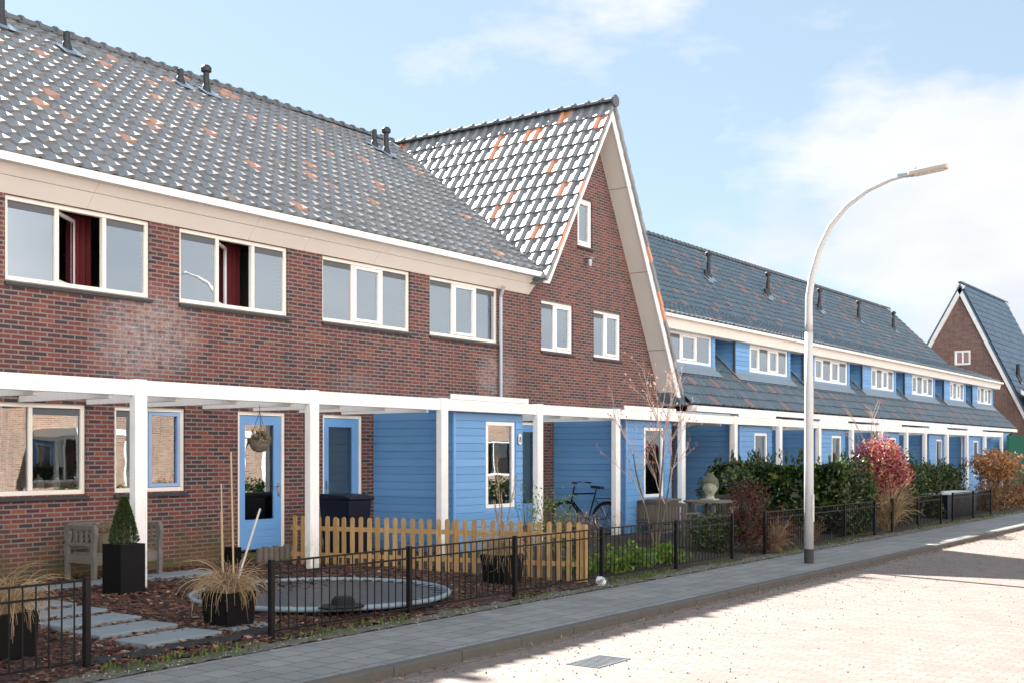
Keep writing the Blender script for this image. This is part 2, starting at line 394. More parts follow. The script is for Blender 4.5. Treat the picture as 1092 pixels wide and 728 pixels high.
# ------------------------------------------------------------------ shared builders
def wall_cells(mb, a0, a1, z0, z1, y0, y1, holes, axis='x'):
    """solid wall with rectangular openings; holes (a0,a1,z0,z1)"""
    xs = sorted(set([a0, a1] + [v for h in holes for v in h[:2] if a0 < v < a1]))
    zs = sorted(set([z0, z1] + [v for h in holes for v in h[2:] if z0 < v < z1]))
    def inside(x, z): return any(h[0] < x < h[1] and h[2] < z < h[3] for h in holes)
    P = (lambda a, y, z: (a, y, z)) if axis == 'x' else (lambda a, y, z: (y, a, z))
    solid = [[not inside((xs[i] + xs[i + 1]) / 2, (zs[j] + zs[j + 1]) / 2) for j in range(len(zs) - 1)] for i in range(len(xs) - 1)]
    nx, nz = len(xs) - 1, len(zs) - 1
    for i in range(nx):
        for j in range(nz):
            if not solid[i][j]: continue
            A, B, C, D = xs[i], xs[i + 1], zs[j], zs[j + 1]
            mb.poly([P(A, y0, C), P(B, y0, C), P(B, y0, D), P(A, y0, D)], [(0, 1, 2, 3)])
            mb.poly([P(A, y1, C), P(B, y1, C), P(B, y1, D), P(A, y1, D)], [(3, 2, 1, 0)])
            if i == 0 or not solid[i - 1][j]: mb.poly([P(A, y0, C), P(A, y1, C), P(A, y1, D), P(A, y0, D)], [(3, 2, 1, 0)])
            if i == nx - 1 or not solid[i + 1][j]: mb.poly([P(B, y0, C), P(B, y1, C), P(B, y1, D), P(B, y0, D)], [(0, 1, 2, 3)])
            if j == 0 or not solid[i][j - 1]: mb.poly([P(A, y0, C), P(B, y0, C), P(B, y1, C), P(A, y1, C)], [(3, 2, 1, 0)])
            if j == nz - 1 or not solid[i][j + 1]: mb.poly([P(A, y0, D), P(B, y0, D), P(B, y1, D), P(A, y1, D)], [(0, 1, 2, 3)])

def window(par, x0, x1, z0, z1, y, fr=(0, 1), frame='cream_frame', sashes=(), vents=(), opened=(), sill=True, fw=.065, curtain=None, sash_mat='white_frame', pane='glass', room=None):
    """front of wall at y; frame sits .05 back. fr = light boundaries as fractions."""
    yf = y + .045; yb = y + .13
    m = MB(); m.box(x0, x1, yf, yb, z0, z0 + fw); m.box(x0, x1, yf, yb, z1 - fw, z1)
    m.box(x0, x0 + fw, yf + .002, yb - .002, z0 + fw, z1 - fw); m.box(x1 - fw, x1, yf + .002, yb - .002, z0 + fw, z1 - fw)
    bs = [x0 + (x1 - x0) * f for f in fr]
    for b_ in bs[1:-1]: m.box(b_ - fw / 2, b_ + fw / 2, yf + .004, yb - .004, z0 + fw, z1 - fw)
    W = m.build('window', frame, par, bevel=.006)
    for i in range(len(bs) - 1):
        a = bs[i] + (fw if i == 0 else fw / 2); b_ = bs[i + 1] - (fw if i == len(bs) - 2 else fw / 2)
        c, d = z0 + fw, z1 - fw
        if i in vents:
            v = MB(); v.box(a + .001, b_ - .001, yf + .03, yb - .01, d - .10, d - .001)
            v.build('vent_strip', 'zinc_dark', W); d2 = d - .10
        else: d2 = d
        if i in opened:                             # sash swung inwards on its left hinge
            s = MB(); L = b_ - a - .02; an = math.radians(36); sw = .05
            dx, dy = math.cos(an), math.sin(an); h0 = Vector((a + .015, yb + .012, 0))
            def P(t, z): return (h0[0] + dx * t, h0[1] + dy * t, z)
            s.bar(P(0, c + .03), P(L, c + .03), .05, sw); s.bar(P(0, d - .03), P(L, d - .03), .05, sw)
            s.bar(P(.025, c + .055), P(.025, d - .055), .05, sw, up=(dx, dy, 0)); s.bar(P(L - .025, c + .055), P(L - .025, d - .055), .05, sw, up=(dx, dy, 0))
            s.build('sash', 'white_frame', W, bevel=.004)
            g = MB(); g.poly([P(.05, c + .05), P(L - .05, c + .05), P(L - .05, d - .05), P(.05, d - .05)], [(0, 1, 2, 3)])
            g.build('pane', pane, W)
            continue
        if i in sashes:
            s = MB(); e = .008; sw = .055
            A, B, C, D = a + e, b_ - e, c + e, d2 - e; ys0 = yf - .008; ys1 = yf + .05
            s.box(A, B, ys0, ys1, C, C + sw); s.box(A, B, ys0, ys1, D - sw, D)
            s.box(A, A + sw, ys0 + .001, ys1 - .001, C + sw, D - sw); s.box(B - sw, B, ys0 + .001, ys1 - .001, C + sw, D - sw)
            s.build('sash', sash_mat, W, bevel=.004)
            a += e + sw; b_ -= e + sw; c += e + sw; d2 -= e + sw
        g = MB(); g.poly([(a - .004, yf + .04, c - .004), (b_ + .004, yf + .04, c - .004), (b_ + .004, yf + .04, d2 + .004), (a - .004, yf + .04, d2 + .004)], [(0, 1, 2, 3)])
        g.build('pane', pane, W)
    if sill:
        s = MB(); s.prism([(x0 - .02, y - .05, z0 - .075), (x0 - .02, y + .045, z0 - .075), (x0 - .02, y + .045, z0 - .004), (x0 - .02, y - .05, z0 - .035)], (x1 - x0 + .04, 0, 0))
        s.build('sill', 'sill_stone', W, bevel=.004)
    if curtain:
        for (c0, c1, matn) in curtain:
            cm = MB(); n = max(4, int((c1 - c0) / .018)); pts = []
            for k in range(n + 1):
                x = c0 + (c1 - c0) * k / n; yy = yb + .42 + .03 * math.sin(k * 1.15) + .008 * math.sin(k * .37)
                pts += [(x, yy, z0 - .05), (x, yy, z1)]
            cm.poly(pts, [(2 * k, 2 * k + 2, 2 * k + 3, 2 * k + 1) for k in range(n)])
            cm.build('curtain', matn, W, smooth=True)
    return W

def door(par, x0, x1, z0, z1, y, glassw=.62, matn='blue_door', pane='glass_soft', handle_left=False, blind=None):
    yf = y + .03; yb = y + .12; fw = .065
    m = MB(); m.box(x0, x0 + fw, yf, yb, z0, z1 - fw); m.box(x1 - fw, x1, yf, yb, z0, z1 - fw); m.box(x0, x1, yf - .002, yb, z1 - fw, z1)
    m.box(x0, x1, yf - .03, yb, z0 - .04, z0)
    fr = m.build('door_frame', 'cream_frame', par, bevel=.005)
    A, B, C, D = x0 + fw + .006, x1 - fw - .006, z0 + .01, z1 - fw - .006
    gx0, gx1, gz0, gz1 = A + .12, B - .17, C + .50, D - .15
    L = MB(); wall_cells(L, A, B, C, D, yf + .012, yf + .055, [(gx0, gx1, gz0, gz1)])
    for k in range(3):
        z = C + .08 + k * .12; L.box(A + .12, B - .12, yf + .006, yf + .012, z, z + .105)
    d = L.build('door', matn, par, bevel=.004)
    g = MB(); g.poly([(gx0, yf + .03, gz0), (gx1, yf + .03, gz0), (gx1, yf + .03, gz1), (gx0, yf + .03, gz1)], [(0, 1, 2, 3)]); g.build('pane', pane, d)
    if blind:
        q = MB(); q.box(gx0 - .05, gx1 + .05, yf + .16, yf + .17, gz0 - .1, gz1 + .05); q.build('door_blind', blind, d)
    h = MB(); hx = (A + .055) if handle_left else (B - .06)
    h.box(hx - .02, hx + .02, yf + .002, yf + .012, C + .88, C + 1.12); h.tube([(hx, yf + .01, C + 1.05), (hx, yf - .045, C + 1.05), (hx + (.10 if handle_left else -.10), yf - .045, C + 1.05)], .009, 8)
    h.build('handle', 'chrome', d, smooth=False)

def siding(mb, p0, p1, z0, z1, out, thick=.022, step=.141, holes=()):
    """lapped boards between plan points p0->p1, outward normal out"""
    p0 = Vector((*p0, 0)); p1 = Vector((*p1, 0)); o = Vector((*out, 0)); L = (p1 - p0).length; d = (p1 - p0) / L
    n = int(math.ceil((z1 - z0) / step))
    for k in range(n):
        a = z0 + k * step; b = min(z0 + (k + 1) * step, z1)
        segs = [(0, L)]
        for h in holes:
            ns = []
            zl, zh = max(a, h[2]), min(b, h[3])
            if zh - zl > (b - a) * .5:
                for s0, s1 in segs:
                    if h[0] > s0: ns.append((s0, min(h[0], s1)))
                    if h[1] < s1: ns.append((max(h[1], s0), s1))
                segs = ns
        for s0, s1 in segs:
            if s1 - s0 < .01: continue
            A = p0 + d * s0; B = p0 + d * s1
            prof = [(0, a), (thick, a), (thick, b - .022), (thick * .35, b - .006), (thick * .35, b), (0, b)]
            va = [A + o * u + Vector((0, 0, z)) for u, z in prof]; mb.prism(va, B - A)

def tiles(mb, o, u, v, nrm, rows, tw, tl, lim, amp=.045, lift=.034, seed=1, mir=True, free=False, lip=.036, lin=False):
    """pantiles: o origin at the eave, u along the eave, v up the slope; lim(row distance) -> (u0,u1)"""
    rnd = random.Random(seed); o = Vector(o); u = Vector(u).normalized(); v = Vector(v).normalized(); nrm = Vector(nrm).normalized()
    def hh_(t):
        if lin: return 1 - t / .78 if t < .78 else (t - .78) / .22
        return (1 + math.cos(PI * t / .70)) / 2 if t < .70 else (1 - math.cos(PI * (t - .70) / .30)) / 2
    prof = [(t, hh_(t)) for t in (0, .10, .22, .34, .46, .58, .70, .80, .90, 1.0)]
    if mir: prof = [(1 - t, h) for t, h in reversed(prof)]
    for r in range(rows):
        v0 = r * tl; u0, u1 = lim(v0 + tl / 2)
        sh_ = -((Vector(o).x / tw) % 1) * tw if abs(u.x) > .5 and not free else 0
        k0 = int(math.floor((u0 - sh_) / tw)) - 1; k1 = int(math.ceil((u1 - sh_) / tw)) + 1
        for k in range(k0, k1):
            if not (u0 <= sh_ + (k + .5) * tw < u1): continue
            a = -1e9; b = 1e9; tj = rnd.uniform(-.012, .012)
            j = rnd.uniform(-.004, .004); jl = rnd.uniform(-.008, .008); js = rnd.uniform(-.008, .008)
            lo = []; hi = []; fr = []
            for (t, h) in prof:
                uu = sh_ + k * tw + t * (tw + .004)
                hh = amp * h
                lo.append(o + u * uu + v * (v0 + jl) + nrm * (hh + lift + j + js * t))
                hi.append(o + u * uu + v * (v0 + tl + .01) + nrm * (hh + .002 + j))
                fr.append(o + u * uu + v * (v0 + jl + .004) + nrm * (hh + lift - lip + j + js * t))
            n = len(prof)
            mb.poly(lo + hi + fr, [(i, i + 1, n + i + 1, n + i) for i in range(n - 1)] + [(2 * n + i, 2 * n + i + 1, i + 1, i) for i in range(n - 1)]
                    + [(0, n, 2 * n), (n - 1, 3 * n - 1, 2 * n - 1)])

def ridge_caps(mb, a, b, r=.12, step=.36):
    a = Vector(a); b = Vector(b); L = (b - a).length; d = (b - a) / L; n = max(1, int(L / step)); step = L / n
    sd = d.cross(Vector((0, 0, 1))).normalized(); up = Vector((0, 0, 1))
    for k in range(n):
        rings = []
        for (t, rr) in ((0, r * 1.0), (step * .80, r * .94), (step * .82, r * 1.28), (step * .98, r * 1.28), (step * 1.0, r)):
            c = a + d * (k * step + t)
            rings.append([c + sd * (rr * math.cos(PI * q / 6)) + up * (rr * .95 * math.sin(PI * q / 6) - .03) for q in range(7)])
        vs = [p for rg in rings for p in rg]
        mb.poly(vs, [(i * 7 + q, i * 7 + q + 1, (i + 1) * 7 + q + 1, (i + 1) * 7 + q) for i in range(4) for q in range(6)])

def vent_pipe(par, x, y, z, h=.75, r=.055, cap=True, nrm=(0, -.55, .83)):
    m = MB()
    m.lathe([(r * 2.3, -.12), (r * 1.9, .02), (r * 1.25, .20), (r, .24), (r, h)] + ([(r * 1.05, h), (r * 1.75, h + .015), (r * 1.8, h + .10), (r * 1.1, h + .15), (.01, h + .16)] if cap else [(r * .8, h + .01)]), (x, y, z), 14)
    p = m.build('vent_pipe', 'pipe_dark', par, smooth=False)
    f = MB(); n = Vector(nrm).normalized(); u = Vector((1, 0, 0)); v = n.cross(u).normalized(); c = Vector((x, y, z)) + n * .10
    f.poly([c - u * .22 - v * .30, c + u * .22 - v * .30, c + u * .22 + v * .2, c - u * .22 + v * .2], [(0, 1, 2, 3)])
    f.build('flashing', 'lead', p)

# ------------------------------------------------------------------ geometry constants (metres; camera stands at 0,0)
YW = 15.0        # brick front
RM = .664        # main roof slope
EY, EZ = 14.60, 5.90
RY, RZ = 21.2, EZ + RM * (21.2 - EY)
AX, AZ = 24.66, 10.32      # apex of the big gable
LX, LZ = 21.72, 5.72       # foot of its left slope
RX2, RZ2 = 28.42, 3.18     # foot of its right slope
SL = (AZ - LZ) / (AX - LX); SR = (AZ - RZ2) / (RX2 - AX)
BY = 13.07       # front of the blue bays
FY0, FZ0 = 14.20, 3.20     # far row lower eave
FYR, FZR = 20.85, 9.85; FS = 1.0; FL = 1.0       # ridge, steep and lean-to slopes
UY, UZ = 14.96, 5.68                            # upper eave
FEND = 66.0

# ------------------------------------------------------------------ ground
g = MB(); g.poly([(-300, -300, -.30), (600, -300, -.30), (600, 500, -.30), (-300, 500, -.30)], [(0, 1, 2, 3)])
tag(g.build('ground', 'soil'), kind='structure')
g = MB(); g.box(-60, 160, .6, 6.72, -.28, -.076); tag(g.build('road', 'pavers_road'), kind='structure')
g = MB(); g.box(-60, 160, 6.72, 6.93, -.28, -.080); tag(g.build('road_gutter', 'gutter_brick'), kind='structure')
g = MB()
for k in range(-20, 120): g.box(k + .004, k + .996, 6.93, 7.07, -.28, .006 + R(-.003, .003))
tag(g.build('kerb', 'kerb_concrete', bevel=.012), kind='structure')
g = MB(); g.box(-60, 160, 7.07, 8.62, -.28, 0); tag(g.build('pavement', 'paving'), kind='structure')
g = MB(); g.box(-60, 160, -5.5, .45, -.28, 0); tag(g.build('opposite_pavement', 'paving'), kind='structure')
g = MB(); g.box(-60, 160, .45, .60, -.28, .004); tag(g.build('opposite_kerb', 'kerb_concrete', bevel=.012), kind='structure')
def sheet(name, mat, x0, x1, y0, y1, zf, n=.25, rough=.01):
    m = MB(); nx = max(1, int((x1 - x0) / n)); ny = max(1, int((y1 - y0) / n)); vs = []
    for j in range(ny + 1):
        for i in range(nx + 1):
            x = x0 + (x1 - x0) * i / nx; y = y0 + (y1 - y0) * j / ny; vs.append((x, y, zf(x, y) + R(-rough, rough)))
    m.poly(vs, [(j * (nx + 1) + i, j * (nx + 1) + i + 1, (j + 1) * (nx + 1) + i + 1, (j + 1) * (nx + 1) + i) for j in range(ny) for i in range(nx)])
    return tag(m.build(name, mat, smooth=True), kind='structure')
def gz(y): return .01 + .11 * min(1, max(0, (y - 8.7) / 3.3))
sheet('garden_bed', 'mulch', -4, 14.75, 8.78, 15.0, lambda x, y: gz(y), .2, .014)
sheet('planted_garden', 'soil', 14.75, 62, 8.78, 15.0, lambda x, y: gz(y) - .003, .3, .02)
sheet('verge_strip', 'verge_dirt', -10, 64, 8.50, 8.90, lambda x, y: .012, .06, .010)

# stuff: loose bark chips and moss
m = MB()
for i in range(15000):
    x = R(5.5, 14.6) if i % 3 else R(5.5, 10.5); y = R(8.75, 14.9)
    s = R(.018, .055); a = R(0, PI); zz = gz(y) + R(.012, .035); dx, dy = math.cos(a) * s, math.sin(a) * s; w = R(.25, .5); t = R(-.4, .4) * s
    m.poly([(x - dx, y - dy, zz), (x + dy * w, y - dx * w, zz + t), (x + dx, y + dy, zz + R(-.01, .02)), (x - dy * w, y + dx * w, zz - t * .4)], [(0, 1, 2, 3)])
tag(m.build('bark_chips', 'chip_mix'), 'reddish brown bark chips covering the front garden', 'bark mulch', kind='stuff')
m = MB()
for i in range(3600):
    x = R(6, 60); y = 8.72 + random.gauss(0, .09)
    if math.sin(x * 2.1) + math.sin(x * .83 + 1) < .1: continue
    m.leaf((x, y, .03 + R(0, .04)), R(.03, .09), .25, up=(0, 0, 1.2))
tag(m.build('weeds', 'moss'), 'moss and small weeds along the foot of the fences', 'weeds', kind='stuff')
m = MB()
for i in range(1100):
    x = R(6, 40); y = 8.62 + abs(random.gauss(0, .13)) * random.choice((-1, 1)); s = R(.004, .014)
    m.poly([(x - s, y, .016), (x, y - s, .016), (x + s, y, .018), (x, y + s * .8, .018), (x, y, .016 + s)], [(0, 1, 4), (1, 2, 4), (2, 3, 4), (3, 0, 4)])
tag(m.build('gravel', 'concrete'), 'pale gravel and grit scattered between fence and pavement', 'gravel', kind='stuff')
# dead leaves & litter in the gutter
m = MB()
for i in range(900):
    x = R(5, 40); y = 6.9 - abs(random.gauss(0, .13)); m.leaf((x, y, -.066), R(.015, .05), .5)
tag(m.build('gutter_leaves', 'straw_dark'), 'dry leaf litter caught in the road gutter', 'leaf litter', kind='stuff')

m = MB()
for i in range(2600):
    x = R(5, 45); y = 6.9 - abs(random.gauss(0, 1.6)); s = R(.004, .016)
    if y < .7: continue
    m.poly([(x - s, y, -.074), (x, y - s * .7, -.074), (x + s, y, -.073), (x, y + s, -.073), (x, y, -.074 + s * .8)], [(0, 1, 4), (1, 2, 4), (2, 3, 4), (3, 0, 4)])
tag(m.build('road_grit', 'kerb_concrete'), 'dark grit and crumbs scattered over the brick road', 'grit', kind='stuff')
# stepping slabs
def slab(cx, cy, rot, label, sz=.49):
    m = MB(); m.box(cx - sz, cx + sz, cy - sz * .5, cy + sz * .5, gz(cy) - .02, gz(cy) + .045)
    o = m.build('stepping_slab', 'slab_blue', bevel=.008); rebase(o, (cx, cy, gz(cy))); o.rotation_euler = (0, 0, rot)
    tag(o, label, 'paving slab', 'grey slabs laid as a path through the mulch'); return o
sl = ['end slab of the blue grey garden path, nearest the pavement', 'second blue grey path slab counted from the pavement end',
      'third blue grey path slab counted from the pavement end', 'fourth blue grey path slab, partly seen through the left fence bars', 'fifth blue grey path slab, behind the left fence bars']
for i, (x, y) in enumerate(((7.68, 9.62), (7.66, 10.30), (7.72, 10.98), (7.78, 11.66), (7.84, 12.34))):
    slab(x, y, math.radians(4 - i * 2), sl[i])
for i, x in enumerate((7.6, 8.65, 9.7, 10.75)):
    m = MB(); m.box(x, x + 1.0, 13.62, 14.12, .10, .165)
    tag(rebase(m.build('paving_slab', 'slab_blue', bevel=.008), (x, 13.62, .1)), ['blue grey slab left of the bench foot', 'blue grey slab under the left bench legs', 'blue grey slab behind the square black planter', 'blue grey slab between white post and brick wall'][i], 'paving slab', 'grey slabs laid along the wall by the bench')

# ------------------------------------------------------------------ houses
def interior(par, x0, x1, z0, z1, yb=18.5):
    m = MB()
    for (a, b, c, d) in (((x0, yb, z0), (x1, yb, z0), (x1, yb, z1), (x0, yb, z1)), ((x0, 15.3, z0), (x1, 15.3, z0), (x1, yb, z0), (x0, yb, z0)),
                         ((x0, 15.3, z1), (x1, 15.3, z1), (x1, yb, z1), (x0, yb, z1)), ((x0, 15.3, z0), (x0, yb, z0), (x0, yb, z1), (x0, 15.3, z1)), ((x1, 15.3, z0), (x1, yb, z0), (x1, yb, z1), (x1, 15.3, z1))):
        m.poly([a, b, c, d], [(0, 1, 2, 3)])
    return m.build('room_lining', 'interior', par)

def bay(par, x0, w=2.18, plate=None, y=BY, win=(1.0, 1.92, .88, 2.50), roof=True):
    """blue boarded porch bay standing out from the wall"""
    x1 = x0 + w; z1 = 2.86
    wx0, wx1 = x0 + win[0], x0 + win[1]; wz0, wz1 = win[2], win[3]
    m = MB()
    wall_cells(m, x0 + .03, x1 - .03, .05, z1, y + .025, y + .10, [(wx0, wx1, wz0, wz1)])
    m.box(x0 + .03, x0 + .09, y + .10, YW, .05, z1); m.box(x1 - .09, x1 - .03, y + .10, YW, .05, z1)
    siding(m, (x0 + .002, y + .025), (x1 - .002, y + .025), .12, z1, (0, -1), holes=[(win[0] - .03, win[1] + .03, wz0 - .03, wz1 + .03)])
    siding(m, (x0 + .03, YW - .005), (x0 + .03, y + .026), .12, z1, (-1, 0)); siding(m, (x1 - .03, y + .026), (x1 - .03, YW - .005), .12, z1, (1, 0))
    m.build('bay_siding', 'blue_board', par)
    c = MB(); c.box(x0 - .012, x0 + .055, y - .012, y + .035, .12, z1); c.build('corner_board', 'blue_door', par, bevel=.004)
    window(par, wx0, wx1, wz0, wz1, y - .03, frame='white_frame', sill=False, fw=.07, pane='glass_soft')
    if roof:
        r = MB(); r.box(x0 - .12, x1 + .10, y - .02, YW - .002, 2.872, 2.93); r.build('flat_roof', 'zinc', par)
        e = MB(); e.box(x0 - .14, x1 + .12, y - .055, y - .023, 2.875, 2.965); e.build('roof_edge', 'white_paint', par, bevel=.004)
    return x1
def downpipe(par, pts, r=.04, mat='zinc'):
    m = MB(); m.tube(pts, r, 12)
    for p, q in zip(pts, pts[1:]):
        if abs(p[2] - q[2]) > 1:
            for z in (min(p[2], q[2]) + .5, max(p[2], q[2]) - .6): m.tube([(p[0], p[1], z), (p[0], p[1], z + .05)], r * 1.2, 12)
    m.build('downpipe', mat, par, smooth=False)

def front_eave(h, x0, x1, idx):
    def fas(m, a, b, t0, t1):
        ya, za = 15.0, 5.46; yb, zb = 14.70, 5.80
        p0 = (ya + (yb - ya) * t0, za + (zb - za) * t0); p1 = (ya + (yb - ya) * t1, za + (zb - za) * t1)
        m.prism([(a, p0[0], p0[1]), (a, p1[0], p1[1]), (a, p1[0] + .05, p1[1] + .03), (a, p0[0] + .04, p0[1] + .03)], (b - a, 0, 0))
    m = MB(); xa = x0; xe = min(x1, 21.92)
    js = [x for x in (-1.9, 1.2, 4.3, 7.4, 10.5, 13.6, 16.7, 19.8) if x0 < x < x1] + [xe]
    for j in js:
        fas(m, xa + .002, j - .004, 0, .60); fas(m, xa + .002, j - .004, .625, 1); xa = j
    m.build('fascia', 'fascia', h)
    m = MB()
    m.box(x0, xe, 14.55, 14.70, 5.80, 5.83); m.box(x0, xe, 14.55, 14.575, 5.83, 5.915); m.box(x0, xe, 14.675, 14.70, 5.83, 5.90)
    m.build('gutter', 'white_paint', h, bevel=.004)
    m = MB()
    def lim(v):
        z = EZ + v * RM / math.sqrt(1 + RM * RM)
        xl = AX - (AZ - z) / SL + .05
        return (0, min(x1, xl) - x0)
    n = Vector((0, -RM, 1)); slope = math.hypot(RY - EY, RZ - EZ); tl = slope / 22
    tiles(m, (x0, EY, EZ), (1, 0, 0), (0, 1, RM), n, 22, .297, tl, lim, amp=.054, lift=.048, lip=.054, seed=idx + 3)
    r = m.build('front_roof' if idx == 9 else 'roof', 'roof_main', h, smooth=False)
    m = MB(); ridge_caps(m, (x0, RY, RZ + .07), (min(x1, AX - .3), RY, RZ + .07)); m.build('ridge_cap', 'ridge_tile', r)
    m = MB(); rnd = random.Random(idx)
    for i in range(int((xe - x0) * 110)):
        x = rnd.uniform(x0, xe); ph = (x / .297) % 1
        if rnd.random() > .35 + .6 * (math.sin(x * 1.9) > -.2): continue
        m.leaf((x, 14.585 + rnd.uniform(-.02, .05), 5.905 + rnd.uniform(-.01, .035)), rnd.uniform(.02, .05), .7)
    m.build('eave_moss', 'moss', h)['kind'] = 'stuff'
    return r
def main_house(x0, x1, label, wins, gwins, doors, hasbay=None, idx=0):
    h = thing('brick_house', (x0, YW, 0), label, 'house', 'brick terraced houses under the long tiled roof')
    holes = [(w[0], w[1], 4.28, 5.455) for w in wins] + [(w[0], w[1], 1.315, 2.615) for w in gwins] + [(d[0], d[1], .28, 2.61) for d in doors]
    m = MB(); wall_cells(m, x0 + .001, x1 - .001, -.2, 5.62, YW, YW + .3, holes)
    m.build('brick_wall', 'brick_main', h)
    m = MB(); m.box(x0 + .001, x1 - .001, 27.1, 27.4, -.2, 5.6)
    if idx == 0: m.box(x0 + .002, x0 + .3, YW + .3, 27.1, -.2, 5.6)
    m.build('rear_wall', 'brick_main', h)
    interior(h, x0 + .1, x1 - .1, .25, 2.75); interior(h, x0 + .12, x1 - .12, 3.1, 5.55)
    front_eave(h, x0, x1, idx)
    m = MB(); xu = min(x1, 21.85)       # roof deck + rear slope, real thickness
    m.prism([(x0, EY + .05, EZ - .03), (x0, RY, RZ - .03), (x0, 27.8, EZ - .03), (x0, 27.8, EZ - .2), (x0, RY, RZ - .22), (x0, EY + .25, EZ - .08)], (xu - x0, 0, 0))
    m.build('roof_deck', 'roof_main', h)
    for w in wins: window(h, w[0], w[1], 4.28, 5.455, YW, fr=(0, .345, .675, 1), **w[2])
    for w in gwins: window(h, w[0], w[1], 1.315, 2.615, YW, **w[2])
    for d in doors: door(h, d[0], d[1], .28, 2.61, YW, **d[2])
    if hasbay is not None: bay(h, hasbay)
    return h

W4 = [dict(vents=(0, 2), opened=(1,), curtain=None)]
hA0 = main_house(2.9, 8.88, 'brick terraced house at far left, mostly cut off by the picture edge',
    [(3.3, 5.65, dict(vents=(0, 2), sashes=(1,))), (6.2, 8.55, dict(vents=(0, 2), sashes=(1,)))],
    [(5.6, 8.3, dict(fr=(0, .5, 1)))], [(3.5, 4.6, {})], idx=0)
hA = main_house(8.88, 14.88, 'brick house with two open upper windows and red curtains, bench in front',
    [(9.22, 11.62, dict(vents=(0, 2), opened=(1,), curtain=[(10.36, 10.98, 'curtain_red')])), (12.18, 14.52, dict(vents=(0, 2), opened=(1,), curtain=[(13.52, 13.90, 'curtain_red')]))],
    [(8.98, 10.50, dict(fr=(0, .43, 1), vents=(1,), pane='glass_soft')), (10.98, 12.30, dict(fr=(0, .46, 1), vents=(0,), sashes=(1,), sash_mat='blue_light', pane='glass_soft'))],
    [(13.38, 14.46, {})], idx=1)
hB = main_house(14.88, 20.88, 'brick terraced house with blue boarded porch and wheelie bin by its door',
    [(15.36, 17.80, dict(vents=(0, 2), sashes=(1,))), (18.40, 20.74, dict(vents=(0, 2), sashes=(1,), curtain=[(18.5, 18.85, 'inner_teal')]))],
    [], [(15.37, 16.42, dict(handle_left=True, blind='blind_grey'))], hasbay=16.71, idx=2)
downpipe(hB, [(21.02 - .28, 14.85, 5.50), (21.02 - .28, 14.90, 5.36), (21.02 - .28, 14.93, 5.28), (21.02 - .28, 14.93, 2.93)])
downpipe(hB, [(16.60, 13.28, 2.85), (16.60, 13.28, .12)], .042)
# house number, bell
m = MB(); 
pts = [(.045 * math.cos(a), .045 * math.sin(a)) for a in [PI * k / 8 for k in range(0, 9)]]
pts = [(18.76 + p[0] * 1.15, BY - .03, 2.18 + .06 + p[1]) for p in pts] + [(18.76 - p[0] * 1.15, BY - .03, 2.18 - .06 - p[1]) for p in pts]
m.prism(pts, (0, .012, 0)); pl = m.build('number_plate', 'ceramic', hB)
m = MB()      # the digit on the plate reads as an 8 seen small
for cz, rr in ((2.205, .021), (2.158, .026)):
    m.tube([(18.76 + rr * math.cos(a), BY - .034, cz + rr * math.sin(a)) for a in [2 * PI * k / 12 for k in range(13)]], .0065, 6, cap=False)
m.build('house_digit', 'plate_digit', pl)

# ------- gable house C
hC = thing('gable_house', (20.88, YW, 0), 'brick house with the tall steep gable and wide pale soffit', 'house')
x0c, x1c = 20.881, 28.6
gw = [(22.42, 23.78), (24.72, 26.05)]
holes = [(a, b, 4.26, 5.40) for a, b in gw] + [(23.98, 24.66, 6.88, 8.02)] + [(21.35, 22.45, .28, 2.61)]
me = bpy.data.meshes.new('brick_wall'); bm = bmesh.new()
mb = MB(); wall_cells(mb, 21.95, x1c, -.2, 10.6, YW, YW + .3, [(max(a, 21.95), b, c, d) for a, b, c, d in holes])
tmp = bpy.data.meshes.new('t'); tmp.from_pydata(mb.v, [], mb.f); bm.from_mesh(tmp)
bmesh.ops.remove_doubles(bm, verts=bm.verts, dist=1e-4)
off = .12
for (sx, sl_) in ((-1, SL), (1, SR)):
    nrm = Vector((sx * sl_, 0, 1)).normalized()
    bmesh.ops.bisect_plane(bm, geom=bm.verts[:] + bm.edges[:] + bm.faces[:], plane_co=Vector((AX, YW, AZ)) - nrm * off, plane_no=nrm, clear_outer=True)
mb = MB(); wall_cells(mb, x0c, 21.95, -.2, 5.62, YW, YW + .3, [(a, min(b, 21.95), c, d) for a, b, c, d in holes if a < 21.95])
tmp = bpy.data.meshes.new('t'); tmp.from_pydata(mb.v, [], mb.f); bm.from_mesh(tmp)
for v in bm.verts: v.co -= Vector(hC.location)
bm.to_mesh(me); bm.free(); o = bpy.data.objects.new('brick_wall', me); COL.objects.link(o); o.parent = hC; me.materials.append(MATS['brick_gable'])
for i, (a, b) in enumerate(gw): window(hC, a, b, 4.26, 5.40, YW, fr=(0, .45, 1), frame='white_frame', vents=(0,), sashes=(1,))
window(hC, 23.98, 24.66, 6.88, 8.02, YW, frame='white_frame', sashes=(0,), curtain=[(24.0, 24.3, 'curtain_white')])
door(hC, 21.35, 22.45, .28, 2.61, YW, matn='blue_door', blind='blind_teal')
interior(hC, 21.0, 28.3, .25, 2.75); interior(hC, 21.9, 27.0, 3.1, 5.6, 17.5); interior(hC, 23.2, 25.9, 6.2, 7.9, 17)
YV = 14.47   # verge plane
front_eave(hC, 20.88, 30, 9)
def slope_prism(m, xa, za, xb, zb, t0, t1, y0, y1):
    """slab following the slope between perpendicular offsets t0..t1 (downwards)"""
    d = Vector((xb - xa, 0, zb - za)).normalized(); n = Vector((-d.z, 0, d.x));
    if n.z > 0: n = -n
    A = Vector((xa, y0, za)); B = Vector((xb, y0, zb))
    m.prism([A + n * t0, B + n * t0, B + n * t1, A + n * t1], (0, y1 - y0, 0))
LXb, LZb = AX - (AZ - 5.62) / SL, 5.62
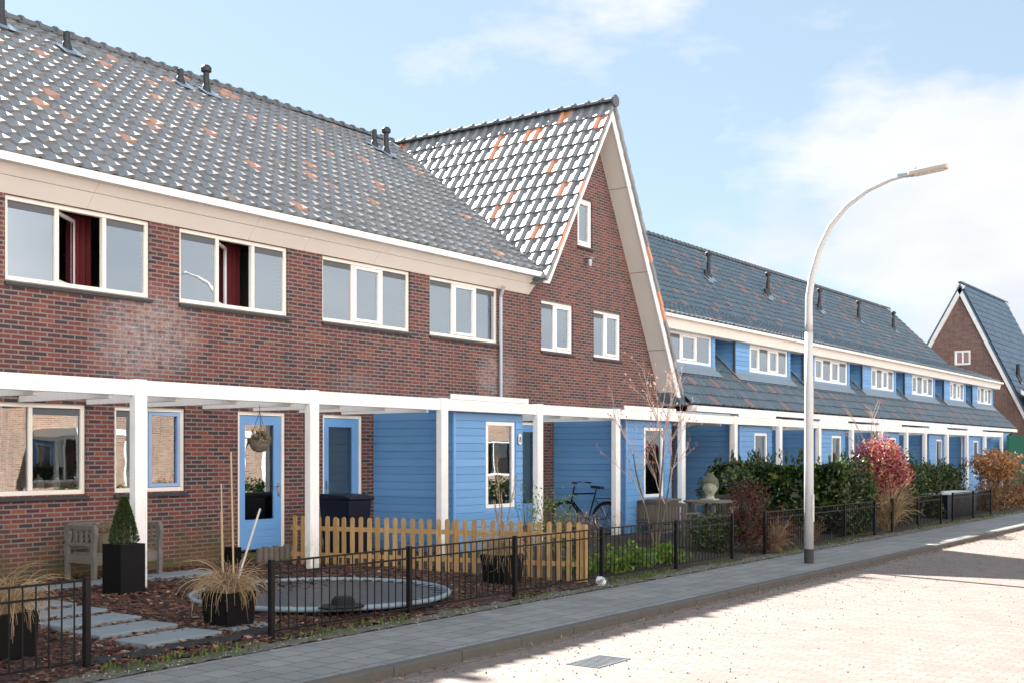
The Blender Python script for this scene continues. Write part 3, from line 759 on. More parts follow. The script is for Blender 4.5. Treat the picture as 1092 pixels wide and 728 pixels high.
def apexprism(m, t0, t1, y0, y1, xl=None, xr=None):
    """two slopes mitred at the apex"""
    nl = math.hypot(1, SL); nr = math.hypot(1, SR)
    def apex(t):
        # lines offset down by t: z = AZ - SL*(AX-x) - t*nl ; z = AZ - SR*(x-AX) - t*nr
        x = AX + (nl - nr) * t / (SL + SR); return x, AZ - SL * (AX - x) - t * nl
    def lft(t, z): return AX - (AZ - z - t * nl) / SL
    def rgt(t, z): return AX + (AZ - z - t * nr) / SR
    zl, zr = 5.66, RZ2
    a0, a1 = apex(t0), apex(t1)
    m.prism([(lft(t0, zl), y0, zl), (a0[0], y0, a0[1]), (a1[0], y0, a1[1]), (lft(t1, zl), y0, zl)], (0, y1 - y0, 0))
    m.prism([(a0[0], y0, a0[1]), (rgt(t0, zr), y0, zr), (rgt(t1, zr), y0, zr), (a1[0], y0, a1[1])], (0, y1 - y0, 0))
m = MB(); apexprism(m, .02, .20, YV - .03, YV); m.build('bargeboard', 'white_paint', hC)
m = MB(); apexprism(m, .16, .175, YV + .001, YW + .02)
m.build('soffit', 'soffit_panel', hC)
m = MB()      # joints between the soffit panels
for z in (8.45, 6.5, 4.6):
    nr = math.hypot(1, SR); x = AX + (AZ - z - .177 * nr) / SR
    m.box(x - .005, x + .003, YV + .002, YW - .002, z - .005, z + .005)
m.build('soffit_joint', 'zinc_dark', hC)
m = MB(); apexprism(m, .0, .155, YV + .001, 28.0); m.build('roof_deck', 'roof_cross', hC)
# left slope tiles: u runs away from the verge into the depth (+Y), v up the slope
m = MB(); dl = Vector((1, 0, SL)).normalized(); sl_len = math.hypot(AX - LX, AZ - LZ)
def limL(v):
    z = LZ + v * dl.z
    yv = EY + (z - EZ) / RM + .3
    return (0, min(max(yv, 14.9), 25) - (YV - .08))
tiles(m, (LX, YV - .08, LZ), (0, 1, 0), (1, 0, SL), (-SL, 0, 1), 13, .292, sl_len / 13, limL, amp=.046, lift=.036, lip=.044, seed=11, mir=False, lin=True)
rc = m.build('roof', 'roof_cross', hC)
m = MB(); dr_len = math.hypot(RX2 - AX, AZ - RZ2)
tiles(m, (RX2, YV - .08, RZ2), (0, 1, 0), (-1, 0, SR), (SR, 0, 1), 20, .292, dr_len / 20, lambda v: (0, 8.0), amp=.040, seed=12)
m.build('roof_east_slope', 'roof_far', hC)
m = MB(); ridge_caps(m, (AX, YV - .1, AZ + .07), (AX, RY + 1, AZ + .07), .115, .38); m.build('ridge_cap', 'ridge_tile', rc)
m = MB()      # round end disc of the ridge
m.tube([(AX, YV - .14, AZ + .05), (AX, YV - .09, AZ + .05)], .15, 16); m.build('ridge_end', 'zinc_dark', rc)
m = MB()      # dark edge tiles folding over the verge
for k in range(13):
    t0 = k / 13; t1 = (k + 1) / 13
    A = Vector((LX + (AX - LX) * t0, 0, LZ + (AZ - LZ) * t0)); B = Vector((LX + (AX - LX) * t1, 0, LZ + (AZ - LZ) * t1)); n = Vector((-SL, 0, 1)).normalized()
    m.prism([(A + n * .06) + Vector((0, YV - .095, 0)), (B + n * .03) + Vector((0, YV - .095, 0)), (B - n * .05) + Vector((0, YV - .095, 0)), (A - n * .03) + Vector((0, YV - .095, 0))], (0, .06, 0))
for k in range(20):
    t0 = k / 20; t1 = (k + 1) / 20
    A = Vector((RX2 + (AX - RX2) * t0, 0, RZ2 + (AZ - RZ2) * t0)); B = Vector((RX2 + (AX - RX2) * t1, 0, RZ2 + (AZ - RZ2) * t1)); n = Vector((SR, 0, 1)).normalized()
    m.prism([(A + n * .08) + Vector((0, YV - .095, 0)), (B + n * .04) + Vector((0, YV - .095, 0)), (B - n * .05) + Vector((0, YV - .095, 0)), (A - n * .03) + Vector((0, YV - .095, 0))], (0, .06, 0))
m.build('verge_tile', 'roof_cross', rc)
m = MB(); xs = 24.42    # lamp under the attic window
m.tube([(24.32, YW, 6.55), (24.32, YW - .10, 6.55)], .03, 8); m.lathe([(.05, -.10), (.06, 0), (.055, .06), (.02, .08)], (24.32, YW - .13, 6.50), 12); m.box(24.25, 24.39, YW - .2, YW, 6.585, 6.60)
m.build('wall_light', 'zinc', hC)
bay(hC, 22.92, win=(.86, 1.78, .90, 2.50))
downpipe(hC, [(22.80, 13.30, 2.85), (22.80, 13.30, .12)], .042)
bayroof = MB(); bayroof.box(25.0, 28.3, BY - .04, YW - .003, 2.87, 2.92); bayroof.build('porch_roof', 'zinc', hC)

# vents on main roof
def onroof(x, dy): return (x, EY + dy, EZ + RM * dy)
for par, x, dy, h_, cap in ((hA, 12.52, 5.9, .62, True), (hA, 13.7, 5.6, .42, False), (hB, 16.55, 5.75, .38, False), (hB, 17.25, 5.75, .50, True), (hB, 22.55, 5.6, .50, False), (hB, 22.72, 5.35, .58, True)):
    x_, y_, z_ = onroof(x, dy); vent_pipe(par, x_, y_, z_, h_, .065, cap)

# ------------------------------------------------------------------ far blue row
def steepz(y): return FZ0 + FL * (y - FY0)
DY = 15.25                                   # dormer front
bounds = [28.5, 33.2, 38.9, 44.6, 50.4, 56.1, FEND]
bays = [28.94, 34.83, 40.41, 46.33, 51.98]
dorm = [(28.7, 32.0), (33.4, 37.8), (38.95, 43.6), (45.0, 49.2), (50.35, 54.9), (56.3, 60.2), (61.4, 65.7)]
labs = ['first blue boarded house right of the tall gable, behind the laurel hedge', 'second blue boarded house from the gable, seen behind the street lamp',
        'third blue boarded house from the gable, behind the red leaved bush', 'fourth blue boarded house from the gable, two before the end',
        'fifth blue boarded house from the gable, next to last of its row', 'last blue boarded house at the right end of its row']
BRK_Y = (UZ - FZR + FS * FYR - .37 * UY) / (FS - .37); BRK_Z = UZ + .37 * (BRK_Y - UY)
def gx(z): return AX + (AZ - z) / SR + .05         # right slope of the gable at height z
for i in range(6):
    x0, x1 = bounds[i], bounds[i + 1]; last = i == 5; first = i == 0
    h = thing('boarded_house', (x0, YW, 0), labs[i], 'house', 'blue boarded terraced houses in the far row')
    m = MB(); holes = [(x0 + 3.05, x0 + 4.1, .28, 2.6)] if i < 5 else []
    wall_cells(m, x0 + .001, x1 - .001, -.2, 3.6, YW, YW + .3, holes)
    m.build('brick_wall', 'brick_main', h)
    if holes: door(h, x0 + 3.05, x0 + 4.1, .28, 2.6, YW)
    m = MB(); m.box(x0 + .001, x1 - .001, 26.7, 27, -.2, 5); m.build('rear_wall', 'brick_main', h)
    if last:
        m = MB(); m.prism([(x1 - .3, 14.3, -.2), (x1 - .3, 26.9, -.2), (x1 - .3, 26.9, 3.2), (x1 - .3, FYR, FZR - .2), (x1 - .3, BRK_Y, BRK_Z - .2), (x1 - .3, 15.3, 5.35), (x1 - .3, 15.3, 4.2), (x1 - .3, 14.3, 3.2)], (.25, 0, 0)); m.build('end_wall', 'brick_main', h)
    if i < 5: bay(h, bays[i], win=(1.0, 1.85, .95, 2.46), roof=True)
    if i < 5: downpipe(h, [(bays[i] - .10, 13.30, 2.85), (bays[i] - .10, 13.30, .12)], .042)
    else:
        m = MB(); siding(m, (57.3, 13.4), (60.8, 13.4), .12, 2.86, (0, -1)); m.box(57.3, 60.8, 13.405, 14.9, .12, 2.86); m.build('bay_siding', 'blue_board', h)
    # porch roof boards between pergola and lower eave
    m = MB(); m.box(max(x0, 28.4), x1, FY0 + .02, FY0 + .16, 3.03, 3.20); m.box(max(x0, 28.4), x1, FY0 - .09, FY0 + .02, 3.04, 3.06); m.box(max(x0, 28.4), x1, FY0 - .11, FY0 - .09, 3.03, 3.18)
    m.build('lower_gutter', 'white_paint', h, bevel=.004)
    m = MB(); m.box(x0, x1, FY0 + .16, YW - .004, 2.95, 2.99); m.build('porch_ceiling', 'white_paint', h)
    # lean-to tiles over the porches
    m = MB(); ll = 3.1; vl = Vector((0, 1, FL)).normalized()
    def limF(v, x0=x0, x1=x1): return ((gx(FZ0 + v * vl.z) - x0) if first else 0, x1 - x0)
    tiles(m, (x0, FY0, FZ0 + .03), (1, 0, 0), (0, 1, FL), (0, -FL, 1), 8, .295, ll / 8, limF, amp=.036, seed=40 + i)
    m.build('lean_to_roof', 'roof_far', h)
    m = MB(); xr0 = gx(4.8) if first else x0; siding(m, (xr0, 16.35), (x1, 16.35), 5.2, 6.2, (0, -1)); m.box(xr0, x1, 16.351, 16.6, 3.4, 6.2); m.build('upper_siding', 'blue_board', h)
    # steep upper slope
    m = MB(); vlen = math.hypot(FYR - BRK_Y, FZR - BRK_Z); vd = Vector((0, 1, FS)).normalized(); rows = 14; tl = vlen / rows
    def limU(v, x0=x0, x1=x1): return ((gx(BRK_Z + v * vd.z) - x0) if first else 0, x1 - x0)
    tiles(m, (x0, BRK_Y, BRK_Z + .03), (1, 0, 0), (0, 1, FS), (0, -FS, 1), rows, .295, tl, limU, amp=.036, seed=50 + i)
    r = m.build('roof', 'roof_far', h)
    # shallow part over the dormers
    m = MB(); sh = math.hypot(BRK_Y - UY, BRK_Z - UZ); rws = 6
    def limS(v, x0=x0, x1=x1): return (((gx(UZ + v * .35) - x0) if first else 0), x1 - x0)
    tiles(m, (x0, UY, UZ + .03), (1, 0, 0), (0, 1, .37), (0, -.37, 1), rws, .295, (sh + .06) / rws, limS, amp=.036, seed=60 + i)
    m.build('eave_roof', 'roof_far', h)
    xs = gx(5.5) + .02 if first else x0; ex = (.25 if last else 0)
    m = MB(); m.prism([(xs, UY + .06, UZ - .37), (xs, UY - .03, UZ - .07), (xs, UY - .03, UZ - .01), (xs, BRK_Y, BRK_Z - .02), (xs, BRK_Y, BRK_Z - .7), (xs, DY + .15, UZ - .37)], (x1 - xs + ex, 0, 0)); m.build('fascia', 'fascia', h)
    m = MB(); m.box(xs, x1 + ex, UY - .14, UY - .033, UZ - .10, UZ - .01); m.build('upper_gutter', 'cream_frame', h, bevel=.004)
    xs2 = (AX + 1.2) if first else x0
    m = MB(); ridge_caps(m, (xs2, FYR, FZR + .08), (x1, FYR, FZR + .08), .11, .34); m.build('ridge_cap', 'ridge_tile', r)
    xd = gx(4.0) if first else x0
    m = MB(); m.prism([(xd, FY0 + .05, FZ0), (xd, 16.3, FZ0 + FL * (16.25 - FY0)), (xd, 16.3, 3.6), (xd, FY0 + .2, FZ0 - .02)], (x1 - xd, 0, 0))
    m.prism([(x0, BRK_Y, BRK_Z), (x0, FYR, FZR), (x0, 27.2, 4.4), (x0, 27.2, 4.2), (x0, FYR, FZR - .18), (x0, BRK_Y + .1, BRK_Z - .1)], (x1 - x0, 0, 0)); m.build('roof_deck', 'roof_far', h)
    for (a, b) in dorm:
        if not (x0 <= a < x1 or (first and a < x0)): continue
        wl = a + (1.1 if a > 30 else .2); wr = b - .22
        m = MB(); zb = 4.28; wz0, wz1 = 4.46, 5.31; ztop = 5.34
        wall_cells(m, a, b, zb, ztop, DY, DY + .1, [(wl, wr, wz0, wz1)])
        m.box(a, a + .08, DY + .1, 16.34, zb, ztop + .2); m.box(b - .08, b, DY + .1, 16.34, zb, ztop + .2)
        siding(m, (a, DY), (b, DY), 4.34, ztop, (0, -1), holes=[(wl - a - .03, wr - a + .03, wz0 - .3, wz1 + .03)])
        siding(m, (a, 16.3), (a, DY), 4.3, ztop + .2, (-1, 0)); siding(m, (b, DY), (b, 16.3), 4.3, ztop + .2, (1, 0))
        d_ = m.build('dormer', 'blue_board', h)
        m = MB(); n = Vector((0, -FL, 1)).normalized(); c0 = Vector((a - .12, DY + .02, steepz(DY + .02))) + n * .09; c1 = Vector((a - .12, DY - .17, steepz(DY - .17))) + n * .09
        m.prism([c0, c1, c1 + n * .012, c0 + n * .012], (b - a + .24, 0, 0)); m.box(a - .02, b + .02, DY - .038, DY - .024, 4.27, 4.43)
        m.prism([Vector((a - .16, DY, steepz(DY))) + n * .09, Vector((a - .16, 16.2, steepz(16.2))) + n * .09, Vector((a - .16, 16.2, steepz(16.2))) + n * .11, Vector((a - .16, DY, steepz(DY))) + n * .11], (.15, 0, 0))
        m.build('lead_apron', 'lead', d_)
        nl = 4 if a > 30 else 3
        W = window(h, wl, wr, wz0, wz1, DY - .035, fr=[k / nl for k in range(nl + 1)], frame='white_frame', vents=(1, 3) if nl == 4 else (0,), sashes=(0, 2) if nl == 4 else (1,), sill=False, fw=.075)
        W['label'] = 'dormer window'
        m = MB(); m.box(a + .1, b - .1, DY + .7, DY + .72, 4.3, 5.4); m.build('room_lining', 'interior', h)
        m = MB(); m.tube([(a - .07, DY - .03, 5.3), (a - .07, DY - .03, 4.35)], .035, 10); m.build('downpipe', 'pipe_dark', h)
def farroof(px): return px
for hx, dyy, par_i, cap in ((40.2, 5.2, 2, True), (39.75, 5.1, 2, False), (45.5, 5.1, 3, True), (45.05, 5.0, 3, False), (51.3, 5.1, 4, True), (50.9, 5.0, 4, False), (56.5, 5.1, 5, True), (61.9, 5.1, 5, True)):
    hs = [o for o in COL.objects if o.name.startswith('boarded_house')]; hs.sort(key=lambda o: o.location.x)
    vent_pipe(hs[par_i], hx, FY0 + dyy, FZR - FS * (FYR - FY0 - dyy), .85 if cap else .35, .075, cap, nrm=(0, -FS, 1))

# ------------------------------------------------------------------ end gable house on the right
KE = 1.14
hE = thing('end_house', (64, 16.4, 0), 'reddish brick house with white trimmed gable and blue tiled roof at the street end', 'house')
def quadwall(m, pts, x, t): m.prism([(x, y, z) for y, z in pts], (t, 0, 0))
hE_start = len(bpy.data.meshes)
EXx = 64.0; ap = (16.45, 10.75); Lf = (20.9, 3.5); Rt = (11.95, 1.6)
sl1 = (ap[1] - 7.55) / (18.25 - ap[0]); sr1 = (ap[1] - 3.83) / (ap[0] - 13.1)
yl = ap[0] + (ap[1] - .0) / sl1 * .8; yr = ap[0] - (ap[1] - 2.6) / sr1
m = MB(); wall_cells(m, yr - .2, yl + .4, -.2, 11.2, EXx, EXx + .3, [(15.95, 16.75, 6.53, 7.27)], axis='y')
tmp = bpy.data.meshes.new('t2'); tmp.from_pydata(m.v, [], m.f); bm = bmesh.new(); bm.from_mesh(tmp); bmesh.ops.remove_doubles(bm, verts=bm.verts, dist=1e-4)
for nv in (Vector((0, sl1, 1)).normalized(), Vector((0, -sr1, 1)).normalized()):
    bmesh.ops.bisect_plane(bm, geom=bm.verts[:] + bm.edges[:] + bm.faces[:], plane_co=Vector((EXx, ap[0], ap[1])) - nv * .08, plane_no=nv, clear_outer=True)
bmesh.ops.recalc_face_normals(bm, faces=bm.faces)
me = bpy.data.meshes.new('brick_wall'); 
for v in bm.verts: v.co -= Vector(hE.location)
bm.to_mesh(me); bm.free(); o = bpy.data.objects.new('brick_wall', me); COL.objects.link(o); o.parent = hE; me.materials.append(MATS['brick_far'])
m = MB()
for (ya, za, yb_, zb) in ((ap[0], ap[1], ap[0] + 5.2, ap[1] - 5.2 * sl1), (ap[0], ap[1], yr, 2.6)):
    d = Vector((0, yb_ - ya, zb - za)).normalized(); n = Vector((0, -d.z, d.y)); n = n if n.z > 0 else -n
    A = Vector((EXx - .12, ya, za)); B = Vector((EXx - .12, yb_, zb)); m.prism([A - n * .02, B - n * .02, B - n * .28, A - n * .28], (.11, 0, 0))
m.build('bargeboard', 'white_paint', hE)
m = MB()
tiles(m, (EXx - .15, yr, 2.6), (1, 0, 0), (0, 1, sr1), (0, -sr1, 1), 24, .3, math.hypot(ap[0] - yr, ap[1] - 2.6) / 24, lambda v: (0, 10.3), amp=.035, seed=90)
r = m.build('roof', 'roof_blue', hE)
m = MB(); m.prism([(EXx - .13, yr, 2.58), (EXx - .13, ap[0], ap[1]), (EXx - .13, ap[0] + 5.2, ap[1] - 5.2 * sl1), (EXx - .13, ap[0] + 5.1, ap[1] - 5.2 * sl1 - .1), (EXx - .13, ap[0], ap[1] - .15), (EXx - .13, yr + .1, 2.5)], (10.3, 0, 0)); m.build('roof_deck', 'roof_blue', hE)
m = MB(); ridge_caps(m, (EXx - .15, ap[0], ap[1] + .06), (EXx + 10.2, ap[0], ap[1] + .06), .1, .4); m.build('ridge_cap', 'roof_blue', r)
m = MB(); m.box(EXx + .3, EXx + 10, 19.5, 19.8, -.2, 6); m.box(EXx + .3, EXx + 10, yr + .2, yr + .5, -.2, 3); m.box(EXx + 9.7, EXx + 10, yr + .5, 19.5, -.2, 5); m.build('side_wall', 'brick_far', hE)
# small gable window facing -X
m = MB(); fw = .09
for (a, b, c, d) in ((15.95, 16.75, 6.53, 6.62), (15.95, 16.75, 7.18, 7.27), (15.95, 16.04, 6.62, 7.18), (16.66, 16.75, 6.62, 7.18), (16.33, 16.37, 6.62, 7.18)):
    m.box(EXx - .02, EXx + .08, a, b, c, d)
w = m.build('window', 'white_frame', hE); m = MB(); m.poly([(EXx + .04, 15.97, 6.55), (EXx + .04, 16.73, 6.55), (EXx + .04, 16.73, 7.25), (EXx + .04, 15.97, 7.25)], [(0, 1, 2, 3)]); m.build('pane', 'glass', w)
x_, y_ = EXx + 2.0, ap[0] - 2.4
vent_pipe(hE, x_, y_, ap[1] - 2.4 * sr1, .8, .1, False, nrm=(0, -sr1, 1))
# low annex in front of it
m = MB(); m.box(63.4, 70, 10.9, 12.7, -.2, 3.4); an = m.build('annex_wall', 'brick_far', hE)
m = MB(); m.prism([(63.2, 10.7, 3.3), (63.2, 13.3, 5.05), (63.2, 13.3, 5.25), (63.2, 10.6, 3.5)], (6.8, 0, 0)); m.build('annex_roof', 'roof_blue', hE)
m = MB(); m.prism([(63.1, 10.7, 3.15), (63.1, 13.3, 4.9), (63.1, 13.3, 5.12), (63.1, 10.65, 3.37)], (.09, 0, 0)); m.build('annex_bargeboard', 'white_paint', hE)

# the end house is laid out in a 1:1.14 drawing; bring it to size and place
hE.location = (64 * KE, 16.4 * KE, 1.9 * (1 - KE)); 
def kids(o):
    for c in o.children: yield c; yield from kids(c)
bpy.context.view_layer.update()
done = set()
for o in kids(hE):
    if o.data.name not in done: o.data.transform(Matrix.Diagonal((KE, KE, KE, 1))); done.add(o.data.name)

# ------------------------------------------------------------------ pergola
pg = thing('pergola', (3, 12.9, 0), 'long white painted timber pergola running in front of all the houses', 'pergola')
PX = [0.7, 3.75, 6.8, 9.83, 13.01, 16.20, 19.20, 22.22, 25.32, 28.28, 31.25, 34.25, 37.15, 40.1, 42.9, 45.2, 48.2, 51.2, 54.2, 57.3]
m = MB(); m.box(.4, 25.2, 12.90, 13.00, 2.66, 2.862); m.build('beam', 'white_paint', pg, bevel=.006)
m = MB(); m.box(25.203, 57.5, 12.90, 13.00, 2.66, 2.862); m.build('beam', 'white_paint', pg, bevel=.006)
for x in PX:
    m = MB(); m.box(x - .10, x + .09, 12.86, 12.98, .1, 2.872); 
    m.build('post', 'white_paint', pg, bevel=.006)
    m = MB(); m.box(x - .07, x + .06, 12.87, 12.97, -.1, .1); m.build('post_foot', 'zinc', pg)
bb = [(16.6, 19.0), (22.8, 25.2)] + [(b - .1, b + 2.3) for b in bays]
x = .9
while x < 57:
    if not any(a - .12 < x < b + .12 for a, b in bb):
        m = MB(); m.box(x - .035, x + .035, 13.001, YW - .001, 2.615, 2.79); m.build('rafter', 'white_paint', pg, bevel=.004)
    x += 1.07

# ------------------------------------------------------------------ street lamp
lp = thing('street_lamp', (19.75, 7.62, 0), 'tall pale grey street lamp with curved arm leaning over the road', 'street lamp')
LXx, LYy = 19.75, 7.62
m = MB(); m.tube([(LXx, LYy, .0), (LXx, LYy, .25)], .082, 16); m.build('base_sleeve', 'lamp_base', lp)
m = MB(); m.tube([(LXx, LYy, .25), (LXx, LYy, 1.7), (LXx, LYy, 3.05), (LXx, LYy, 3.12), (LXx, LYy, 4.0)], [.082, .080, .077, .070, .068], 18); m.build('mast', 'lamp_paint', lp, smooth=True)
pts = [(4.0, 0), (4.6, 0), (5.0, .06), (5.4, .18), (5.8, .38), (6.12, .68), (6.33, 1.03), (6.46, 1.42), (6.51, 1.76)]
P = []
for i in range(len(pts) - 1):
    for t in (0, .33, .66):
        P.append((LXx, LYy - (pts[i][1] * (1 - t) + pts[i + 1][1] * t), pts[i][0] * (1 - t) + pts[i + 1][0] * t))
P.append((LXx, LYy - 1.76, 6.51)); rr = [.068 - .042 * i / (len(P) - 1) for i in range(len(P))]
m = MB(); m.tube(P, rr, 14); m.build('curved_arm', 'lamp_paint', lp, smooth=True)
m = MB(); yh = LYy - 1.72
m.prism([(LXx - .085, yh, 6.47), (LXx + .085, yh, 6.47), (LXx + .07, yh, 6.55), (LXx - .07, yh, 6.55)], (0, -.62, .05)); hd = m.build('lamp_head', 'lamp_head', lp, bevel=.015)
m = MB(); m.prism([(LXx - .065, yh - .1, 6.467), (LXx + .065, yh - .1, 6.467), (LXx + .065, yh - .1, 6.483), (LXx - .065, yh - .1, 6.483)], (0, -.46, .037)); m.build('diffuser', 'curtain_white', hd)
m = MB(); m.box(LXx - .035, LXx + .035, yh - .02, yh + .18, 6.47, 6.53); m.build('spigot', 'zinc', hd)
m = MB(); m.lathe([(.02, 0), (.025, .05), (.01, .09)], (LXx, yh - .1, 6.55), 8); m.build('light_sensor', 'zinc', hd)
m = MB(); m.box(LXx - .055, LXx + .035, LYy - .086, LYy - .07, .72, 1.20); m.build('service_door', 'lamp_paint', lp, bevel=.003)

# ------------------------------------------------------------------ black fences
def fence(xa, xb, posts, y, label, z0=.02):
    f = thing('metal_fence', ((xa + xb) / 2, y, z0), label, 'fence', 'low black metal garden fences')
    for p in posts:
        m = MB(); m.box(p - .026, p + .026, y - .026, y + .026, z0 - .02, z0 + .80); m.build('post', 'black_metal', f)
    for a, b in zip(posts, posts[1:]):
        m = MB()
        for z in (.775, .655, .07): m.box(a + .026, b - .026, y - .010, y + .010, z0 + z - .010, z0 + z + .010)
        n = max(1, round((b - a) / .122)); 
        for k in range(1, n):
            x = a + (b - a) * k / n; m.tube([(x, y, z0 + .081), (x, y, z0 + .764)], .0075, 6, cap=False)
        m.build('bar_panel', 'black_metal', f)
    return f
fence(4.0, 6.3, [1.9, 4.1, 6.30], 9.0, 'black metal fence at the lower left corner in front of the grass pot')
fence(8.35, 14.95, [8.43, 10.6, 12.75, 14.98, 17.34, 19.5], 8.95, 'long black metal fence in front of trampoline and planted garden')
fence(21.0, 27.2, [20.95, 23.1, 25.3, 27.3], 8.95, 'black metal fence running behind the street lamp')
fence(28.6, 32.8, [28.6, 30.7, 32.8], 8.95, 'black metal fence below the red leaved bush')
fence(34.2, 38.3, [34.0, 36.2, 38.3], 8.95, 'far black metal fence before the brown hedge')

# ------------------------------------------------------------------ picket fence between gardens
A = Vector((14.72, 9.12, 0)); B = Vector((13.62, 14.0, 0)); d = (B - A); L = d.length; d.normalize(); nn = Vector((d.y, -d.x, 0))
pf = thing('picket_fence', (14.2, 11.5, .05), 'honey coloured wooden picket fence with rounded tops dividing two gardens', 'fence')
m = MB(); k = 0; s = .05
while s < L - .02:
    if not (L - .95 < s < L - .75 and False):
        c = A + d * s; w = .037; z0_ = gz(c.y) - .03 + R(-.004, .004); z1_ = .90 + R(-.008, .008)
        prof = [(-w, z0_), (w, z0_), (w, z1_ - w)] + [(w * math.cos(a), z1_ - w + w * math.sin(a)) for a in [PI * q / 6 for q in range(1, 6)]] + [(-w, z1_ - w)]
        tl_ = R(-.006, .006)
        m.prism([c + d * (u + (z - z0_) * tl_) + Vector((0, 0, z)) - nn * .030 for u, z in prof], nn * .018)
    s += .152 + R(-.004, .004)
m.build('laths', 'picket', pf)
m = MB(); 
for z in (.28, .70): m.bar(A + Vector((0, 0, z)), B + Vector((0, 0, z)), .022, .07)
m.build('rails', 'picket', pf)
m = MB()
for s in (.0, L * .42, L * .84):
    c = A + d * s; m = MB(); m.box(c.x + .015, c.x + .085, c.y - .035, c.y + .035, 0, .86); m.build('support_post', 'picket', pf)

# ------------------------------------------------------------------ plants
def blob(m, n, c, r, size, aspect=.5, shell=.55, up=None, jag=.18, zmin=None):
    ph = [R(0, 6) for _ in range(6)]
    i = 0
    while i < n:
        d = Vector((random.gauss(0, 1), random.gauss(0, 1), random.gauss(0, 1)))
        if d.length < .01: continue
        d.normalize()
        q = 1 + jag * (math.sin(d.x * 5 + ph[0]) + math.sin(d.y * 6 + ph[1]) + math.sin(d.z * 5 + ph[2])) * .6 + random.gauss(0, .04)
        t = (shell + (1 - shell) * random.random()) * q
        p = Vector((c[0] + d.x * r[0] * t, c[1] + d.y * r[1] * t, c[2] + d.z * r[2] * t)); i += 1
        if zmin is not None and p.z < zmin: continue
        m.leaf(p, R(size * .6, size * 1.3), aspect, up)
def twigs(m, c, n, h, spread, r0=.008, seg=5, droop=0):
    for i in range(n):
        a = R(0, 2 * PI); s = R(.2, 1) * spread; hh = h * R(.6, 1); pts = []
        for k in range(5):
            t = k / 4; pts.append((c[0] + math.cos(a) * s * t ** 1.3 + R(-.01, .01), c[1] + math.sin(a) * s * t ** 1.3 + R(-.01, .01), c[2] + hh * t - droop * t * t))
        m.tube(pts, [r0 * (1 - .75 * k / 4) for k in range(5)], seg, cap=False)
def shrub(name, c, r, n, size, leafm, label, cat='shrub', group=None, stems=14, aspect=.5, shell=.45, stemm='bark', up=None, jag=.18):
    t = thing(name, (c[0], c[1], 0), label, cat, group)
    m = MB(); blob(m, n, (c[0], c[1], c[2]), r, size, aspect, shell, up, jag, zmin=.03); m.build('foliage', leafm, t)
    m = MB(); twigs(m, (c[0], c[1], 0), stems, c[2] + r[2] * .8, max(r[0], r[1]) * .8); m.build('stems', stemm, t)
    return t
def hedge(x0, x1, y0, y1, h, n, size, leafm, label, name='hedge', aspect=.5, seed=0, core=True):
    t = thing(name, ((x0 + x1) / 2, (y0 + y1) / 2, 0), label, 'hedge')
    m = MB()
    for i in range(n):
        # points near the outer faces
        u, v, w = R(0, 1), R(0, 1), R(.02, 1)
        f = random.choice('xxyytt')
        e = abs(random.gauss(0, .09))
        if f == 'x': u = random.choice((0, 1)) ; x = x0 + (x1 - x0) * u + (e if u == 0 else -e); y = y0 + (y1 - y0) * v; z = h * w
        elif f == 'y': v = random.choice((0, 0, 1)); y = y0 + (y1 - y0) * v + (e if v == 0 else -e); x = x0 + (x1 - x0) * u; z = h * w
        else: x = x0 + (x1 - x0) * u; y = y0 + (y1 - y0) * v; z = h - e
        q = .10 * math.sin(x * 3.1 + z * 2) + .08 * math.sin(y * 2.7 + z * 4 + 1) + random.gauss(0, .025)
        x += q * (1 if x > (x0 + x1) / 2 else -1); y += q * (1 if y > (y0 + y1) / 2 else -1); z += q * .8 * (z / h)
        m.leaf((x, y, max(z, .03)), R(size * .6, size * 1.3), aspect)
    for i in range(int(n / 260)):            # shoots above the top
        x, y = R(x0, x1), R(y0, y1); hh = R(.08, .38)
        for k in range(9): m.leaf((x + R(-.03, .03), y + R(-.03, .03), h + hh * k / 9), size * 1.1, aspect, up=(0, 0, 1))
    m.build('foliage', leafm, t)
    m = MB(); k = int((x1 - x0 + y1 - y0) / .25)
    for i in range(k * 3):
        x, y = R(x0 + .1, x1 - .1), R(y0 + .1, y1 - .1); m.tube([(x, y, 0), (x + R(-.15, .15), y + R(-.15, .15), h * .5), (x + R(-.2, .2), y + R(-.2, .2), h * .95)], [.015, .01, .004], 5, cap=False)
    m.build('stems', 'bark', t)
    if core:
        m = MB()
        for i in range(int(n * .35)):
            m.leaf((R(x0 + .1, x1 - .1), R(y0 + .1, y1 - .1), R(.05, h - .1)), size * 2.2, .8)
        m.build('inner_foliage', leafm, t)
hedge(26.3, 27.1, 9.35, 12.75, 1.68, 9000, .105, 'laurel', 'tall dense dark green laurel hedge behind the street lamp', aspect=.42)
shrub('laurel_bush', (28.3, 9.75, .85), (.75, .6, .95), 2600, .11, 'laurel', 'glossy laurel bush between the lamp and the red bush, tall shoots on top', stems=10)
hedge(34.6, 35.3, 9.5, 12.6, 1.25, 3200, .09, 'conifer', 'clipped dark green hedge beyond the red leaved bush')
hedge(40.3, 45.5, 9.2, 9.9, .85, 3500, .07, 'beech', 'low brown beech hedge along the far pavement')
hedge(38.6, 44.5, 11.2, 12.0, 1.45, 3200, .09, 'conifer', 'dark clipped hedge behind the low brown beech hedge')
hedge(47, 56, 9.2, 10.0, 1.0, 4200, .09, 'beech', 'farther brown hedge near the end of the street')
shrub('red_bush', (30.1, 9.7, 1.45), (1.15, .75, .82), 5200, .12, 'photinia', 'big bush with bright red and pink leaves above the black fence', stems=26, aspect=.45)
shrub('green_bush', (32.6, 9.8, .95), (.65, .55, .95), 2300, .11, 'laurel', 'yellowish green upright bush just right of the red bush', stems=12)
